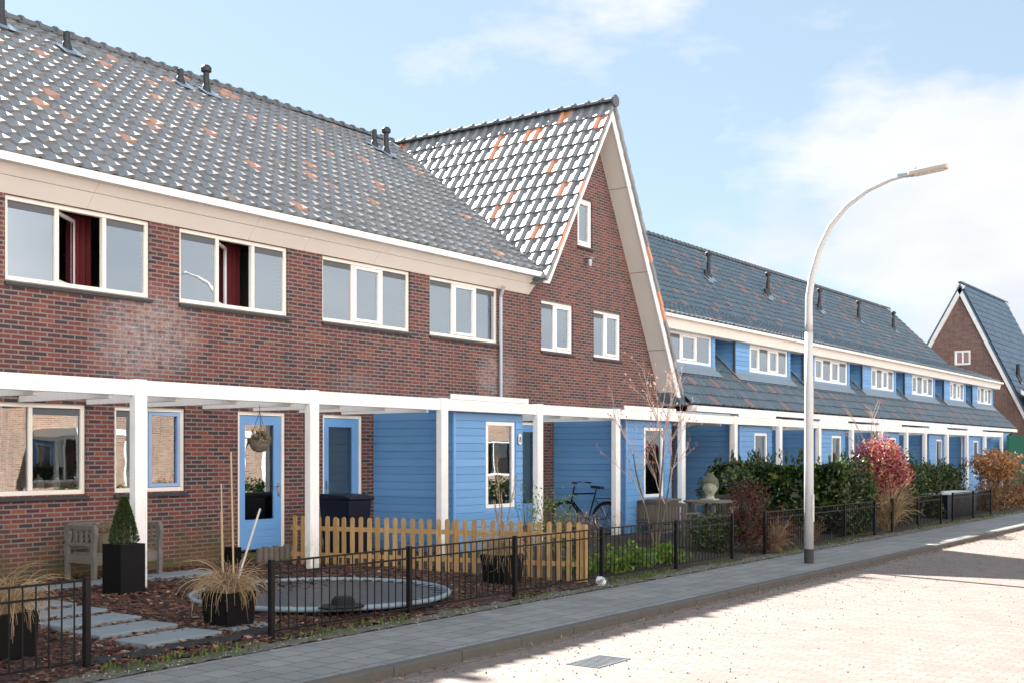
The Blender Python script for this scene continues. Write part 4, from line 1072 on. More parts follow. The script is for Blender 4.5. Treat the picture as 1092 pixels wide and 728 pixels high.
shrub('rust_bush', (45.2, 10.4, 1.45), (1.25, .9, .65), 2300, .14, 'rusty', 'rust brown leafed hydrangea like bush at the right edge', stems=24)
shrub('dark_red_shrub', (21.0, 9.3, .70), (.58, .36, .68), 3600, .055, 'darkred', 'dark brownish red twiggy shrub at the fence end left of the lamp', stems=70, stemm='bark', jag=.3)
shrub('bronze_shrub', (22.4, 9.3, .38), (.85, .35, .42), 2200, .055, 'darkred', 'low bronze shrub behind the fence left of the lamp mast', stems=40)
shrub('evergreen_shrub', (20.6, 9.8, .42), (.75, .5, .42), 2600, .07, 'laurel', 'loose dark evergreen shrub in front of the stone head', stems=24)
shrub('yellow_green_shrub', (24.3, 11.0, 1.35), (.55, .4, .35), 420, .12, 'laurel', 'small yellow green leaved tree shrub beside the stone head', stems=6)
for i, (x, y, r_, lab) in enumerate(((16.2, 9.45, .30, 'left fresh green leafy clump behind the long fence'), (17.0, 9.5, .34, 'middle fresh green leafy clump behind the long fence'), (18.0, 9.45, .30, 'right fresh green leafy clump behind the long fence'), (15.5, 9.6, .22, 'small fresh green clump beside the picket fence end'))):
    shrub('leafy_clump', (x, y, .17), (r_ * 1.25, r_, .24), 620, .085, 'fresh', lab, 'plant', 'fresh green clumps behind the long fence', stems=8, aspect=.5, jag=.45)
shrub('brown_twig_shrub', (16.9, 10.6, .55), (.7, .5, .5), 700, .05, 'straw_dark', 'grey brown twiggy leafless shrub below the bare tree', stems=120, jag=.3)
shrub('budding_rose', (15.75, 10.3, .8), (.5, .45, .6), 420, .055, 'fresh', 'sparse budding shrub with small green leaves in front of the bicycle', stems=36)
shrub('tall_rose', (16.9, 11.6, .9), (.35, .35, .7), 160, .05, 'fresh', 'slender leggy shrub growing against the third white post', stems=14)

def grass_tuft(m, c, n, h, spread, wd=.005, droop=.5, curl=0):
    """arching blades: each leaves the crown steeply, bends over and hangs; a few curl back"""
    for i in range(n):
        a = R(0, 2 * PI); L = h * R(.6, 1.5); el_ = R(.85, 1.5); k_ = 9; st = L / (k_ - 1)
        p = Vector((c[0] + R(-.11, .11), c[1] + R(-.11, .11), c[2])); pts = [p]
        bend = R(.14, .42) * droop * 2.2; tw = R(-.12, .12)
        if curl and i % 7 == 0: bend *= 1.8; tw = R(-.5, .5)
        for k in range(k_ - 1):
            hd_ = max(.0, math.cos(el_))
            p = p + Vector((math.cos(a) * math.cos(el_) * st * spread * 2.2, math.sin(a) * math.cos(el_) * st * spread * 2.2, math.sin(el_) * st))
            if p.z < .03: p.z = .03
            pts.append(p); el_ -= bend; a += tw
            if not curl and el_ < -1.45: el_ = -1.45
            if curl and i % 7 and el_ < -1.4: el_ = -1.4
        w_ = wd * R(.6, 1.2)
        m.tube(pts, [w_ * (1 - .7 * k / (k_ - 1)) for k in range(k_)], 4, cap=False)
def pot(c, w, h, label, grass_n, gh, sp, canes=(), seed=0, w2=None, slab_=True, gl=''):
    t = thing('planter', (c[0], c[1], c[2]), label, 'planter', 'square black planters of dry grass')
    w2 = w2 or w * .86; m = MB(); x, y, z = c; a, b = w2 / 2, w / 2
    pr = [(-a, -a, 0), (a, -a, 0), (a, a, 0), (-a, a, 0), (-b, -b, h), (b, -b, h), (b, b, h), (-b, b, h), (-b + .03, -b + .03, h), (b - .03, -b + .03, h), (b - .03, b - .03, h), (-b + .03, b - .03, h), (-b + .03, -b + .03, h - .05), (b - .03, -b + .03, h - .05), (b - .03, b - .03, h - .05), (-b + .03, b - .03, h - .05)]
    m.poly([(x + p[0], y + p[1], z + p[2]) for p in pr], [(0, 3, 2, 1), (0, 1, 5, 4), (1, 2, 6, 5), (2, 3, 7, 6), (3, 0, 4, 7), (4, 5, 9, 8), (5, 6, 10, 9), (6, 7, 11, 10), (7, 4, 8, 11), (8, 9, 13, 12), (9, 10, 14, 13), (10, 11, 15, 14), (11, 8, 12, 15)])
    m.build('pot', 'black_planter', t, bevel=.006)
    m = MB(); m.box(x - b + .03, x + b - .03, y - b + .03, y + b - .03, z + h - .08, z + h - .05); m.build('potting_soil', 'soil', t)
    m = MB(); grass_tuft(m, (x, y, z + h - .05), grass_n, gh, sp, curl=1); 
    g_ = m.build('dry_grass', 'straw', t)
    return t
pot((8.66, 9.85, .06), .42, .36, 'square black planter of dry grass holding tall canes, by the fence gap', 300, .50, .40, w2=.37)
pot((6.12, 9.95, .05), .42, .42, 'square black planter of curling dry grass behind the lower left fence', 340, .58, .36)
pot((13.72, 9.85, .05), .46, .42, 'black planter of upright dry grass against the picket fence', 320, .55, .34)
for i, (dx, dy, h_, lx, ly, mt, lab, r_) in enumerate(((-.09, .02, 1.28, -.02, .02, 'cane', 'leftmost thin bamboo cane standing in the planter at the fence gap', .008), (-.05, .08, .98, .0, .03, 'cane', 'shortest bamboo cane in the planter at the fence gap', .009), (.0, -.04, 1.62, .0, .05, 'cane', 'tallest bamboo cane, rising to the hanging basket', .010), (-.03, -.02, 1.0, .33, -.10, 'cane_pale', 'pale flat stake leaning right in the planter at the fence gap', .012))):
    m = MB(); b_ = Vector((8.68 + dx, 9.83 + dy, .30)); m.tube([b_, b_ + Vector((lx * .5, ly * .5, h_ * .5)), b_ + Vector((lx, ly, h_))], r_, 8)
    tag(rebase(m.build('cane', mt), b_), lab, 'cane', 'canes stuck in the dry grass planter')
m = MB()      # tall plume stalks in the third planter
for (lx, ly, h_) in ((.0, .1, 1.45), (.28, -.05, 1.15), (.12, .1, .95), (-.12, .05, .8)):
    m.tube([(13.72, 9.85, .42), (13.72 + lx * .4, 9.85 + ly * .4, .42 + h_ * .5), (13.72 + lx, 9.85 + ly, .42 + h_)], [.008, .006, .004], 6)
    for k in range(50): t = R(.1, 1); m.leaf((13.72 + lx * t + R(-.02, .02), 9.85 + ly * t + R(-.02, .02), .42 + h_ * t), R(.04, .10), .12, up=(0, 0, 1.5))
tag(rebase(m.build('dry_plumes', 'straw'), (13.72, 9.85, .42)), 'tall dry grass plumes rising before the narrow bay window', 'dry grass')
# slab under first pot
m = MB(); m.box(8.42, 9.02, 9.50, 10.10, .02, .062); tag(rebase(m.build('foot_slab', 'slab_blue', bevel=.006), (8.7, 9.8, .02)), 'grey slab under the planter with the canes', 'paving slab')

# tall square planter with conifer
t = thing('tall_planter', (9.42, 12.72, .1), 'tall square black planter beside the first white post', 'planter')
m = MB(); x, y = 9.42, 12.68; a = .185; h = .66
wall = [(-a, -a), (a, -a), (a, a), (-a, a)]
m.box(x - a, x + a, y - a, y - a + .03, .1, .1 + h); m.box(x - a, x + a, y + a - .03, y + a, .1, .1 + h); m.box(x - a, x - a + .03, y - a + .03, y + a - .03, .1, .1 + h); m.box(x + a - .03, x + a, y - a + .03, y + a - .03, .1, .1 + h); m.box(x - a + .03, x + a - .03, y - a + .03, y + a - .03, .1, .68)
m.build('pot', 'black_planter', t)
m = MB(); m.box(x - a + .03, x + a - .03, y - a + .03, y + a - .03, .68, .71); m.build('potting_soil', 'soil', t)
c_ = thing('dwarf_conifer', (x, y, .7), 'small cone shaped evergreen growing in the tall black planter', 'conifer')
m = MB()
for i in range(5200):
    t_ = R(0, 1) ** .8; rr_ = (.185 * (1 - t_) ** .75 + .02) * (.75 + .3 * random.random()); rr_ *= min(1, .55 + t_ * 4); a_ = R(0, 2 * PI)
    m.leaf((x + rr_ * math.cos(a_), y + rr_ * math.sin(a_), .73 + t_ * .62), R(.02, .045), .35, up=(math.cos(a_) * .6, math.sin(a_) * .6, .8))
m.build('foliage', 'conifer', c_)
m = MB(); m.tube([(x, y, .68), (x, y, 1.28)], [.02, .006], 8); m.build('trunk', 'bark', c_)

# bench with baluster arms, basket on it
bn = thing('garden_bench', (10.47, 14.4, .12), 'weathered grey wooden bench with carved high arms against the brick wall', 'bench')
def armset(x):
    m = MB()
    for y in (14.02, 14.62):
        pr = [(-.035, .12), (.035, .12), (.03, .42), (.06, .58), (.02, .68), (.06, .78), (.035, .92), (-.03, .92), (-.07, .78), (-.045, .66), (-.03, .55), (-.045, .42)]
        m.prism([(x - .03, y + u, z) for u, z in pr], (.06, 0, 0))
    m.box(x - .025, x + .025, 14.055, 14.585, .85, .91); m.box(x - .02, x + .02, 14.055, 14.585, .62, .67); m.box(x - .02, x + .02, 14.055, 14.585, .38, .50)
    for k in range(3): m.box(x - .012, x + .012, 14.17 + k * .12, 14.20 + k * .12, .67, .85)
    return m
for x in (9.93, 11.02): armset(x).build('armrest', 'grey_wood', bn, bevel=.006)
m = MB()
for k in range(4): m.box(9.96, 10.99, 14.05 + k * .125, 14.16 + k * .125, .50, .525)
m.box(9.96, 10.99, 14.02, 14.045, .36, .50); m.build('seat', 'grey_wood', bn, bevel=.004)
m = MB(); m.box(9.96, 10.99, 14.64, 14.67, .84, .93); m.box(9.96, 10.99, 14.64, 14.67, .58, .64)
for k in range(10): m.box(10.03 + k * .1, 10.07 + k * .1, 14.645, 14.665, .64, .84)
m.build('backrest', 'grey_wood', bn, bevel=.004)
bk = thing('wicker_basket', (10.28, 14.3, .53), 'wicker basket of dried flowers on the grey bench', 'basket')
m = MB(); m.lathe([(.14, 0), (.17, .12), (.19, .26), (.17, .26), (.16, .22)], (10.28, 14.3, .53), 20); m.build('basket_body', 'wicker', bk)
m = MB(); blob(m, 500, (10.28, 14.3, .84), (.2, .2, .10), .035, .5); m.build('dried_flowers', 'straw_dark', bk)

# low dark border and small dark box by the door
for x, lab in ((13.05, 'short black timber edging block left of the blue door'),):
    m = MB(); m.box(x, x + .14, 14.70, 14.94, .1, .38); tag(rebase(m.build('edging_block', 'black_planter', bevel=.005), (x, 14.8, .1)), lab, 'edging')
m = MB()
for k in range(7): m.tube([(13.35 + k * .12, 14.45, .08), (13.35 + k * .12, 14.45, .36 + .02 * (k % 2))], .055, 10)
tag(rebase(m.build('log_edging', 'teak_old'), (13.7, 14.45, .1)), 'row of dark upright log edging before the blue door', 'edging')

# trampoline sunk in the ground
TX, TY, TR = 10.92, 10.68, 1.62
tr = thing('trampoline', (TX, TY, .06), 'round in-ground trampoline with grey mat behind the black fence', 'trampoline')
def disc(m, r, z, seg=64, r0=0):
    pts = []; 
    for k in range(seg):
        a = 2 * PI * k / seg; pts.append((TX + r * math.cos(a), TY + r * math.sin(a), z))
    if r0:
        for k in range(seg):
            a = 2 * PI * k / seg; pts.append((TX + r0 * math.cos(a), TY + r0 * math.sin(a), z))
        m.poly(pts, [(k, (k + 1) % seg, seg + (k + 1) % seg, seg + k) for k in range(seg)])
    else: m.poly(pts, [tuple(range(seg))])
m = MB(); disc(m, TR - .20, .125); m.build('jumping_mat', 'tramp_mat', tr)
m = MB(); disc(m, TR - .02, .085, 64, TR - .3); m.build('spring_gap', 'weed_cloth', tr)
m = MB(); m.tube([(TX + TR * math.cos(a), TY + TR * math.sin(a), .125) for a in [2 * PI * k / 72 for k in range(73)]], .032, 8, cap=False); m.build('rim', 'tramp_pad', tr, smooth=True)
m = MB()
for k in range(48):
    a = 2 * PI * k / 48; r0_, r1_ = TR - .03, TR - .22; w = .026
    m.poly([(TX + r0_ * math.cos(a - w), TY + r0_ * math.sin(a - w), .142), (TX + r0_ * math.cos(a + w), TY + r0_ * math.sin(a + w), .142), (TX + r1_ * math.cos(a + w * .5), TY + r1_ * math.sin(a + w * .5), .132), (TX + r1_ * math.cos(a - w * .5), TY + r1_ * math.sin(a - w * .5), .132)], [(0, 1, 2, 3)])
m.build('elastic_straps', 'tramp_pad', tr)
m = MB(); bx, by = 9.98, 9.42
m.lathe([(.24, 0), (.25, .02), (.14, .035), (.13, .09), (.10, .12), (.02, .13)], (bx, by, .14), 20); m.box(bx - .30, bx + .1, by - .1, by + .1, .14, .16)
tag(rebase(m.build('black_cap', 'weed_cloth', smooth=False), (bx, by, .14)), 'crumpled black sun hat lying on the near rim of the trampoline', 'hat')

# weed cloth
m = MB(); nx = 22; vs = []
for i in range(nx + 1):
    t_ = i / nx; x = 6.35 + t_ * 2.3; w = .11 + .06 * math.sin(i * 1.3) + R(-.02, .02)
    yc = 9.12 + .12 * t_ + .05 * math.sin(i * .7)
    vs += [(x, yc - w, .035 + R(0, .02)), (x + R(-.03, .03), yc, .06 + R(0, .03)), (x, yc + w, .04 + R(0, .02))]
m.poly(vs, [(3 * i + q, 3 * i + 3 + q, 3 * i + 4 + q, 3 * i + 1 + q) for i in range(nx) for q in range(2)])
tag(rebase(m.build('weed_membrane', 'weed_cloth', smooth=True), (7.5, 9.15, .03)), 'strip of crumpled black weed membrane sticking out of the mulch by the gap', 'ground cloth')

# wheelie bin
bi = thing('wheelie_bin', (14.95, 14.05, .12), 'dark navy wheelie bin in front of the second blue door', 'bin')
def bin_at(cx, cy, z):
    m = MB(); w, dd, h = .29, .36, .98
    pr = [(-w * .8, -dd * .78, 0), (w * .8, -dd * .78, 0), (w * .8, dd * .8, 0), (-w * .8, dd * .8, 0), (-w, -dd, h), (w, -dd, h), (w, dd, h), (-w, dd, h)]
    m.poly([(cx + p[0], cy + p[1], z + .04 + p[2]) for p in pr], [(0, 3, 2, 1), (4, 5, 6, 7), (0, 1, 5, 4), (1, 2, 6, 5), (2, 3, 7, 6), (3, 0, 4, 7)]); return m
bin_at(14.95, 14.05, .10).build('body', 'bin_navy', bi, bevel=.03)
m = MB(); x, y, z = 14.95, 14.05, 1.115
m.prism([(x - .31, y - .40, z), (x - .31, y - .40, z + .04), (x - .31, y - .2, z + .085), (x - .31, y + .3, z + .10), (x - .31, y + .42, z + .05), (x - .31, y + .42, z)], (.62, 0, 0)); m.build('lid', 'bin_navy', bi, bevel=.02)
m = MB(); m.tube([(x - .25, y + .46, z + .0), (x + .25, y + .46, z + .0)], .017, 8); m.build('handle', 'bin_navy', bi)
for s_ in (-1, 1):
    m = MB(); m.tube([(x + s_ * .27, y + .33, .20), (x + s_ * .33, y + .33, .20)], .10, 16); m.build('wheel', 'tyre', bi)

# hanging basket
hb = thing('hanging_basket', (11.42, 12.98, 2.05), 'round hanging flower basket in front of the first blue door', 'hanging basket')
HX, HY, HZ = 12.15, 13.15, 2.10
hb.location = (HX, HY, HZ)
m = MB(); m.lathe([(.02, -.18), (.09, -.16), (.14, -.09), (.165, 0), (.15, 0)], (HX, HY, HZ), 18); m.build('basket_bowl', 'teak_old', hb)
m = MB(); blob(m, 1500, (HX, HY, HZ + .0), (.165, .165, .14), .035, .5); 
for k in range(26): m.leaf((HX + R(-.15, .15), HY + R(-.15, .15), HZ + R(.12, .22)), .06, .2, up=(0, 0, 1.5))
m.build('flowers', 'heather', hb)
m = MB()
for k in range(3): a = 2 * PI * k / 3; m.tube([(HX + .15 * math.cos(a), HY + .15 * math.sin(a), HZ), (HX, HY, HZ + .42), (HX, HY, HZ + .52)], .0035, 5)
m.build('chain', 'black_metal', hb)

# jars on the window ledge inside
for i, (x, s_, lab) in enumerate(((9.22, 1.25, 'large white lidded jar on the ledge behind the left ground floor window'), (9.86, .8, 'left small white lidded jar behind the right pane'), (10.12, .8, 'right small white lidded jar behind the right pane'), (11.32, 1.1, 'white lidded jar behind the window beside the first post'))):
    j = thing('lidded_jar', (x, 15.22, 1.38), lab, 'jar', 'white jars on the window ledges')
    m = MB(); m.lathe([(.07 * s_, 0), (.10 * s_, .04 * s_), (.105 * s_, .13 * s_), (.08 * s_, .19 * s_)], (x, 15.22, 1.38), 16); m.build('body', 'ceramic', j, smooth=True)
    m = MB(); m.lathe([(.085 * s_, .19 * s_), (.07 * s_, .22 * s_), (.02 * s_, .24 * s_), (.028 * s_, .27 * s_), (.01, .285 * s_)], (x, 15.22, 1.38), 16); m.build('lid', 'ceramic', j, smooth=True)
for (x, lab, x1_) in ((8.98, 'white inner window ledge behind the left ground floor window', 10.48), (11.0, 'white inner window ledge behind the window beside the first post', 12.28)):
    m = MB(); m.box(x, x1_, 15.14, 15.48, 1.34, 1.378); o = m.build('window_ledge', 'white_frame', hA)
# pampas plumes in a vase behind the bay window
t = thing('pampas_vase', (17.95, 13.5, .95), 'vase of pale pampas plumes behind the narrow bay window', 'vase')
m = MB(); m.lathe([(.05, 0), (.10, .12), (.08, .32), (.05, .36)], (17.95, 13.5, .95), 14); m.build('vase', 'wicker', t)
m = MB()
for lx, h_ in ((-.05, 1.05), (.20, .98), (.05, .7)):
    m.tube([(17.95, 13.5, 1.25), (17.95 + lx, 13.5, .95 + h_)], .006, 5)
    for k in range(240): t_ = R(0, 1); w = .055 * math.sin(PI * min(1, t_ * .9 + .1)); m.leaf((17.95 + lx * (.6 + .4 * t_) + random.gauss(0, w * .6), 13.5 + random.gauss(0, w * .5), .95 + h_ - .42 + .5 * t_), R(.05, .09), .2, up=(0, 0, 1))
m.build('plumes', 'pampas', t)
m = MB(); m.box(16.85, 18.75, 13.25, 13.75, .80, .849); m.build('shelf_inside', 'teak_old', hB)
m = MB(); m.box(16.8, 18.8, 14.4, 14.43, .1, 2.8); m.build('bay_lining', 'inner_teal', hB)
m = MB(); m.box(23.0, 25.0, 14.4, 14.43, .1, 2.8); m.build('bay_lining', 'inner_teal', hC)
m = MB(); n=26; pts=[]
for k in range(n + 1):      # gathered curtain in the second bay window
    x = 23.85 + .42 * k / n; pts += [(x + .20, 13.3 + .02 * math.sin(k * 1.3), 2.33), (x - .02 + .0 * k, 13.3 + .02 * math.sin(k * 1.3), 1.72 + .012 * k)]
m.poly(pts, [(2 * k, 2 * k + 2, 2 * k + 3, 2 * k + 1) for k in range(n)]); m.build('curtain', 'curtain_white', hC)

# ------------------------------------------------------------------ bicycle
bc = thing('bicycle', (22.5, 13.9, .12), 'black city bicycle parked against the blue boarded porch side', 'bicycle')
BX = 22.52; zc = .12 + .35; yf_, yr_ = 14.42, 13.32
def P3(y, z, dx=0): return (BX + dx, y, z)
for yy, nm in ((yf_, 'wheel'), (yr_, 'wheel')):
    m = MB(); m.tube([P3(yy + .335 * math.cos(a), zc + .335 * math.sin(a)) for a in [2 * PI * k / 40 for k in range(41)]], .019, 8, cap=False); w_ = m.build('wheel', 'tyre', bc, smooth=True)
    m = MB(); m.tube([P3(yy + .31 * math.cos(a), zc + .31 * math.sin(a)) for a in [2 * PI * k / 40 for k in range(41)]], .009, 6, cap=False)
    for k in range(18): a = 2 * PI * k / 18; m.tube([P3(yy, zc, .02 * (-1) ** k), P3(yy + .31 * math.cos(a + .1), zc + .31 * math.sin(a + .1))], .0016, 4, cap=False)
    m.tube([P3(yy, zc, -.05), P3(yy, zc, .05)], .02, 8); m.build('rim', 'chrome', w_)
    m = MB(); m.tube([P3(yy + .365 * math.cos(a), zc + .365 * math.sin(a)) for a in [PI * (.05 if yy == yr_ else .1) + PI * .85 * k / 16 for k in range(17)]], .022, 6); m.build('mudguard', 'black_metal', bc)
m = MB(); bb_ = (13.82, .12 + .29); st = (13.62, 1.02); hdk = (14.22, 1.06)
for a, b, r_ in ((bb_, st, .017), (bb_, (14.24, .86), .02), (st, (14.20, 1.0), .016), ((13.65, .92), (yr_, zc), .010), (bb_, (yr_, zc), .010), ((14.26, .80), (14.17, 1.16), .019)):
    m.tube([P3(*a), P3(*b)], r_, 8)
m.tube([P3(14.26, .80), P3(14.30, .66), P3(yf_, zc)], .013, 8); m.tube([P3(st[0], st[1]), P3(13.60, 1.12)], .013, 8)
m.build('frame', 'black_metal', bc)
m = MB(); m.prism([P3(13.44, 1.12, -.09), P3(13.44, 1.12, .09), P3(13.74, 1.14, .02), P3(13.74, 1.14, -.02)], (0, 0, .055)); m.build('saddle', 'tyre', bc, bevel=.012)
m = MB(); m.tube([P3(14.17, 1.16), P3(14.16, 1.26)], .013, 8); m.tube([P3(13.98, 1.25, -.30), P3(14.14, 1.27, -.27), P3(14.18, 1.27, 0), P3(14.14, 1.27, .27), P3(13.98, 1.25, .30)], .011, 8); m.build('handlebar', 'chrome', bc)
for s_ in (-1, 1):
    m = MB(); m.tube([P3(13.92, 1.247, .30 * s_), P3(14.04, 1.255, .295 * s_)], .017, 8); m.build('grip', 'tyre', bc)
m = MB(); m.tube([P3(bb_[0], bb_[1], -.07), P3(bb_[0], bb_[1], .07)], .012, 8); m.lathe([(.001, 0), (.09, .001), (.09, .006), (.001, .007)], (BX, bb_[0], bb_[1]), 16); m.box(BX + .06, BX + .08, bb_[0] - .01, bb_[0] + .01, .23, .41); m.box(BX + .06, BX + .15, bb_[0] - .04, bb_[0] + .04, .22, .24); m.build('crank', 'chrome', bc)
m = MB(); m.box(BX - .06, BX + .06, 13.12, 13.58, .905, .92); m.tube([P3(13.15, .90, .05), P3(yr_, zc, .05)], .006, 6); m.tube([P3(13.15, .90, -.05), P3(yr_, zc, -.05)], .006, 6); m.build('carrier', 'black_metal', bc)
m = MB(); m.lathe([(.02, 0), (.05, .01), (.05, .05), (.02, .06)], (BX, 14.32, .93), 12); m.build('headlight', 'chrome', bc)

# ------------------------------------------------------------------ bare tree
def branch(m, buds, p, d, L, r, depth, rnd):
    pts = [p]; n = 5; q = Vector(p); dd = Vector(d).normalized()
    for k in range(n):
        dd = (dd + Vector((rnd.uniform(-.12, .12), rnd.uniform(-.12, .12), rnd.uniform(-.02, .10)))).normalized(); q = q + dd * (L / n); pts.append(q.copy())
    m.tube(pts, [r * (1 - .5 * k / n) for k in range(n + 1)], 6 if depth > 1 else 4, cap=False)
    if depth == 0:
        buds += [(pts[-1], dd), (pts[3], dd)] if rnd.random() < .75 else []
        return
    for j in range(rnd.choice((2, 3, 3))):
        k = rnd.choice((2, 3, 4, 5)); a = rnd.uniform(0, 2 * PI); sp = rnd.uniform(.35, .8)
        nd = (dd + Vector((math.cos(a) * sp, math.sin(a) * sp, rnd.uniform(-.05, .35)))).normalized()
        branch(m, buds, pts[k], nd, L * rnd.uniform(.55, .8), r * .55, depth - 1, rnd)
def bare_tree(name, base, stems, L, label, seed, dep=3, twm='twig_pale', r0=.032, budsz=.07):
    rnd = random.Random(seed); t = thing(name, base, label, 'tree'); buds = []
    m = MB(); m2 = MB()
    for (dx, dy, dz, l_) in stems:
        d_ = Vector((dx, dy, dz)).normalized(); p = Vector(base); pts = [p]; q = p.copy(); dd = d_.copy()
        for k in range(6):
            dd = (dd + Vector((rnd.uniform(-.07, .07), rnd.uniform(-.07, .07), .05))).normalized(); q = q + dd * (l_ / 6); pts.append(q.copy())
        m.tube(pts, [r0 * (1 - .09 * k) for k in range(7)], 8, cap=False)
        for k in (3, 4, 5, 6, 6):
            a = rnd.uniform(0, 2 * PI); nd = (dd + Vector((math.cos(a) * .55, math.sin(a) * .55, rnd.uniform(0, .3)))).normalized()
            branch(m2, buds, pts[k], nd, L * rnd.uniform(.5, 1), r0 * .42, dep - 1, rnd)
    m.build('trunk', 'bark', t, smooth=True); m2.build('branches', twm, t, smooth=True)
    mm = MB()
    for p, d_ in buds:
        for _ in range(2): mm.leaf(p + Vector((R(-.03, .03), R(-.03, .03), R(-.03, .03))), R(budsz * .5, budsz), .45, up=tuple(d_))
    mm.build('buds', 'buds', t)['kind'] = 'stuff'
bare_tree('bare_tree', (19.15, 10.3, .05), [(-.12, .15, 1, 1.9), (.10, .02, 1, 2.1), (.32, -.12, 1, 1.9)], 1.0, 'slender multi stemmed bare tree with pinkish buds before the gable house', 5, dep=3, r0=.024, budsz=.07)
bare_tree('bare_sapling', (32.0, 10.6, .05), [(.02, .0, 1, 2.2), (.14, -.1, 1, 2.0)], 1.0, 'pale bare sapling rising behind the red leaved bush', 12, dep=2, twm='twig_pale', r0=.03, budsz=.05)

# ------------------------------------------------------------------ second garden furniture and statue
tb = thing('garden_table', (22.95, 11.05, .1), 'grey weathered round garden table under the stone head', 'table')
m = MB()
m.lathe([(.01, .87), (.55, .87), (.55, .91), (.01, .91)], (22.95, 11.05, 0), 28); m.build('table_top', 'grey_wood', tb)
for a in (.6, 2.2, 3.8, 5.4):
    m = MB(); m.box(22.95 + .42 * math.cos(a) - .03, 22.95 + .42 * math.cos(a) + .03, 11.05 + .42 * math.sin(a) - .03, 11.05 + .42 * math.sin(a) + .03, .1, .868); m.build('leg', 'teak_old', tb)
SX, SY, SZ = 22.86, 11.0, .92
stt = thing('stone_head', (SX, SY, SZ), 'mossy stone head statue with topknot standing on the round table', 'statue')
m = MB(); seg = 28; rows_ = 22; vs = []
fd = Vector((-.93, -.37)).normalized()       # faces the street
for i in range(rows_ + 1):
    t_ = i / rows_; z = .57 * t_
    base = [(0, .135), (.05, .125), (.10, .088), (.17, .082), (.23, .104), (.32, .130), (.45, .148), (.6, .155), (.72, .148), (.82, .118), (.87, .075), (.93, .068), (.98, .045), (1, .01)]
    for (a0, b0), (a1, b1) in zip(base, base[1:]):
        if a0 <= t_ <= a1: r_ = b0 + (b1 - b0) * (t_ - a0) / (a1 - a0 + 1e-9); break
    for k in range(seg):
        a = 2 * PI * k / seg; d_ = Vector((math.cos(a), math.sin(a))); f = max(0, d_.dot(fd)); rr_ = r_ * (1 + .06 * abs(d_.dot(fd)))
        if f > .93 and .34 < t_ < .54: rr_ += .028 * (1 - abs(t_ - .40) / .16)        # nose
        if .75 < f < .93 and .48 < t_ < .56: rr_ -= .014                              # eye hollows
        if f > .86 and .29 < t_ < .33: rr_ += .012                                    # lips
        if abs(d_.dot(fd)) < .2 and .34 < t_ < .56: rr_ += .018                       # ears
        if t_ > .60 or (f < .2 and t_ > .42): rr_ += .012 * ((k + i) % 2)             # curls
        vs.append((SX + d_.x * rr_, SY + d_.y * rr_, SZ + z))
m.poly(vs, [(i * seg + k, i * seg + (k + 1) % seg, (i + 1) * seg + (k + 1) % seg, (i + 1) * seg + k) for i in range(rows_) for k in range(seg)])
m.build('head', 'stone_head', stt, smooth=True)
m = MB(); seg2 = 26; vs2 = []; rws = 9
for i in range(rws + 1):       # curled hair cap with the topknot, a shade darker than the face
    t_ = .60 + .40 * i / rws
    for (a0, b0), (a1, b1) in zip(base, base[1:]):
        if a0 <= t_ <= a1: r_ = b0 + (b1 - b0) * (t_ - a0) / (a1 - a0 + 1e-9); break
    for k in range(seg2):
        a = 2 * PI * k / seg2; front = max(0, math.cos(a) * fd.x + math.sin(a) * fd.y)
        rr_ = r_ * 1.05 + .014 + .010 * ((k + i) % 2); zz = SZ + .57 * t_ + (.035 * front - .09 * (1 - front) if i == 0 else 0)
        vs2.append((SX + math.cos(a) * rr_, SY + math.sin(a) * rr_, zz))
m.poly(vs2, [(i * seg2 + k, i * seg2 + (k + 1) % seg2, (i + 1) * seg2 + (k + 1) % seg2, (i + 1) * seg2 + k) for i in range(rws) for k in range(seg2)])
m.build('hair', 'stone_hair', stt)
m = MB(); sd_ = Vector((-fd.y, fd.x))
for q in (-1, 1):              # eye hollows and mouth line
    c_e = Vector((SX, SY)) + fd * .140 + sd_ * .052 * q; m.bar((c_e.x - sd_.x * .024, c_e.y - sd_.y * .024, SZ + .275), (c_e.x + sd_.x * .024, c_e.y + sd_.y * .024, SZ + .275), .014, .014)
c_e = Vector((SX, SY)) + fd * .128; m.bar((c_e.x - sd_.x * .034, c_e.y - sd_.y * .034, SZ + .165), (c_e.x + sd_.x * .034, c_e.y + sd_.y * .034, SZ + .165), .014, .010)
m.build('carved_face', 'stone_hair', stt)
m = MB(); m.box(SX - .15, SX + .15, SY - .15, SY + .15, .912, .95); m.build('plinth', 'stone_head', stt, bevel=.01)
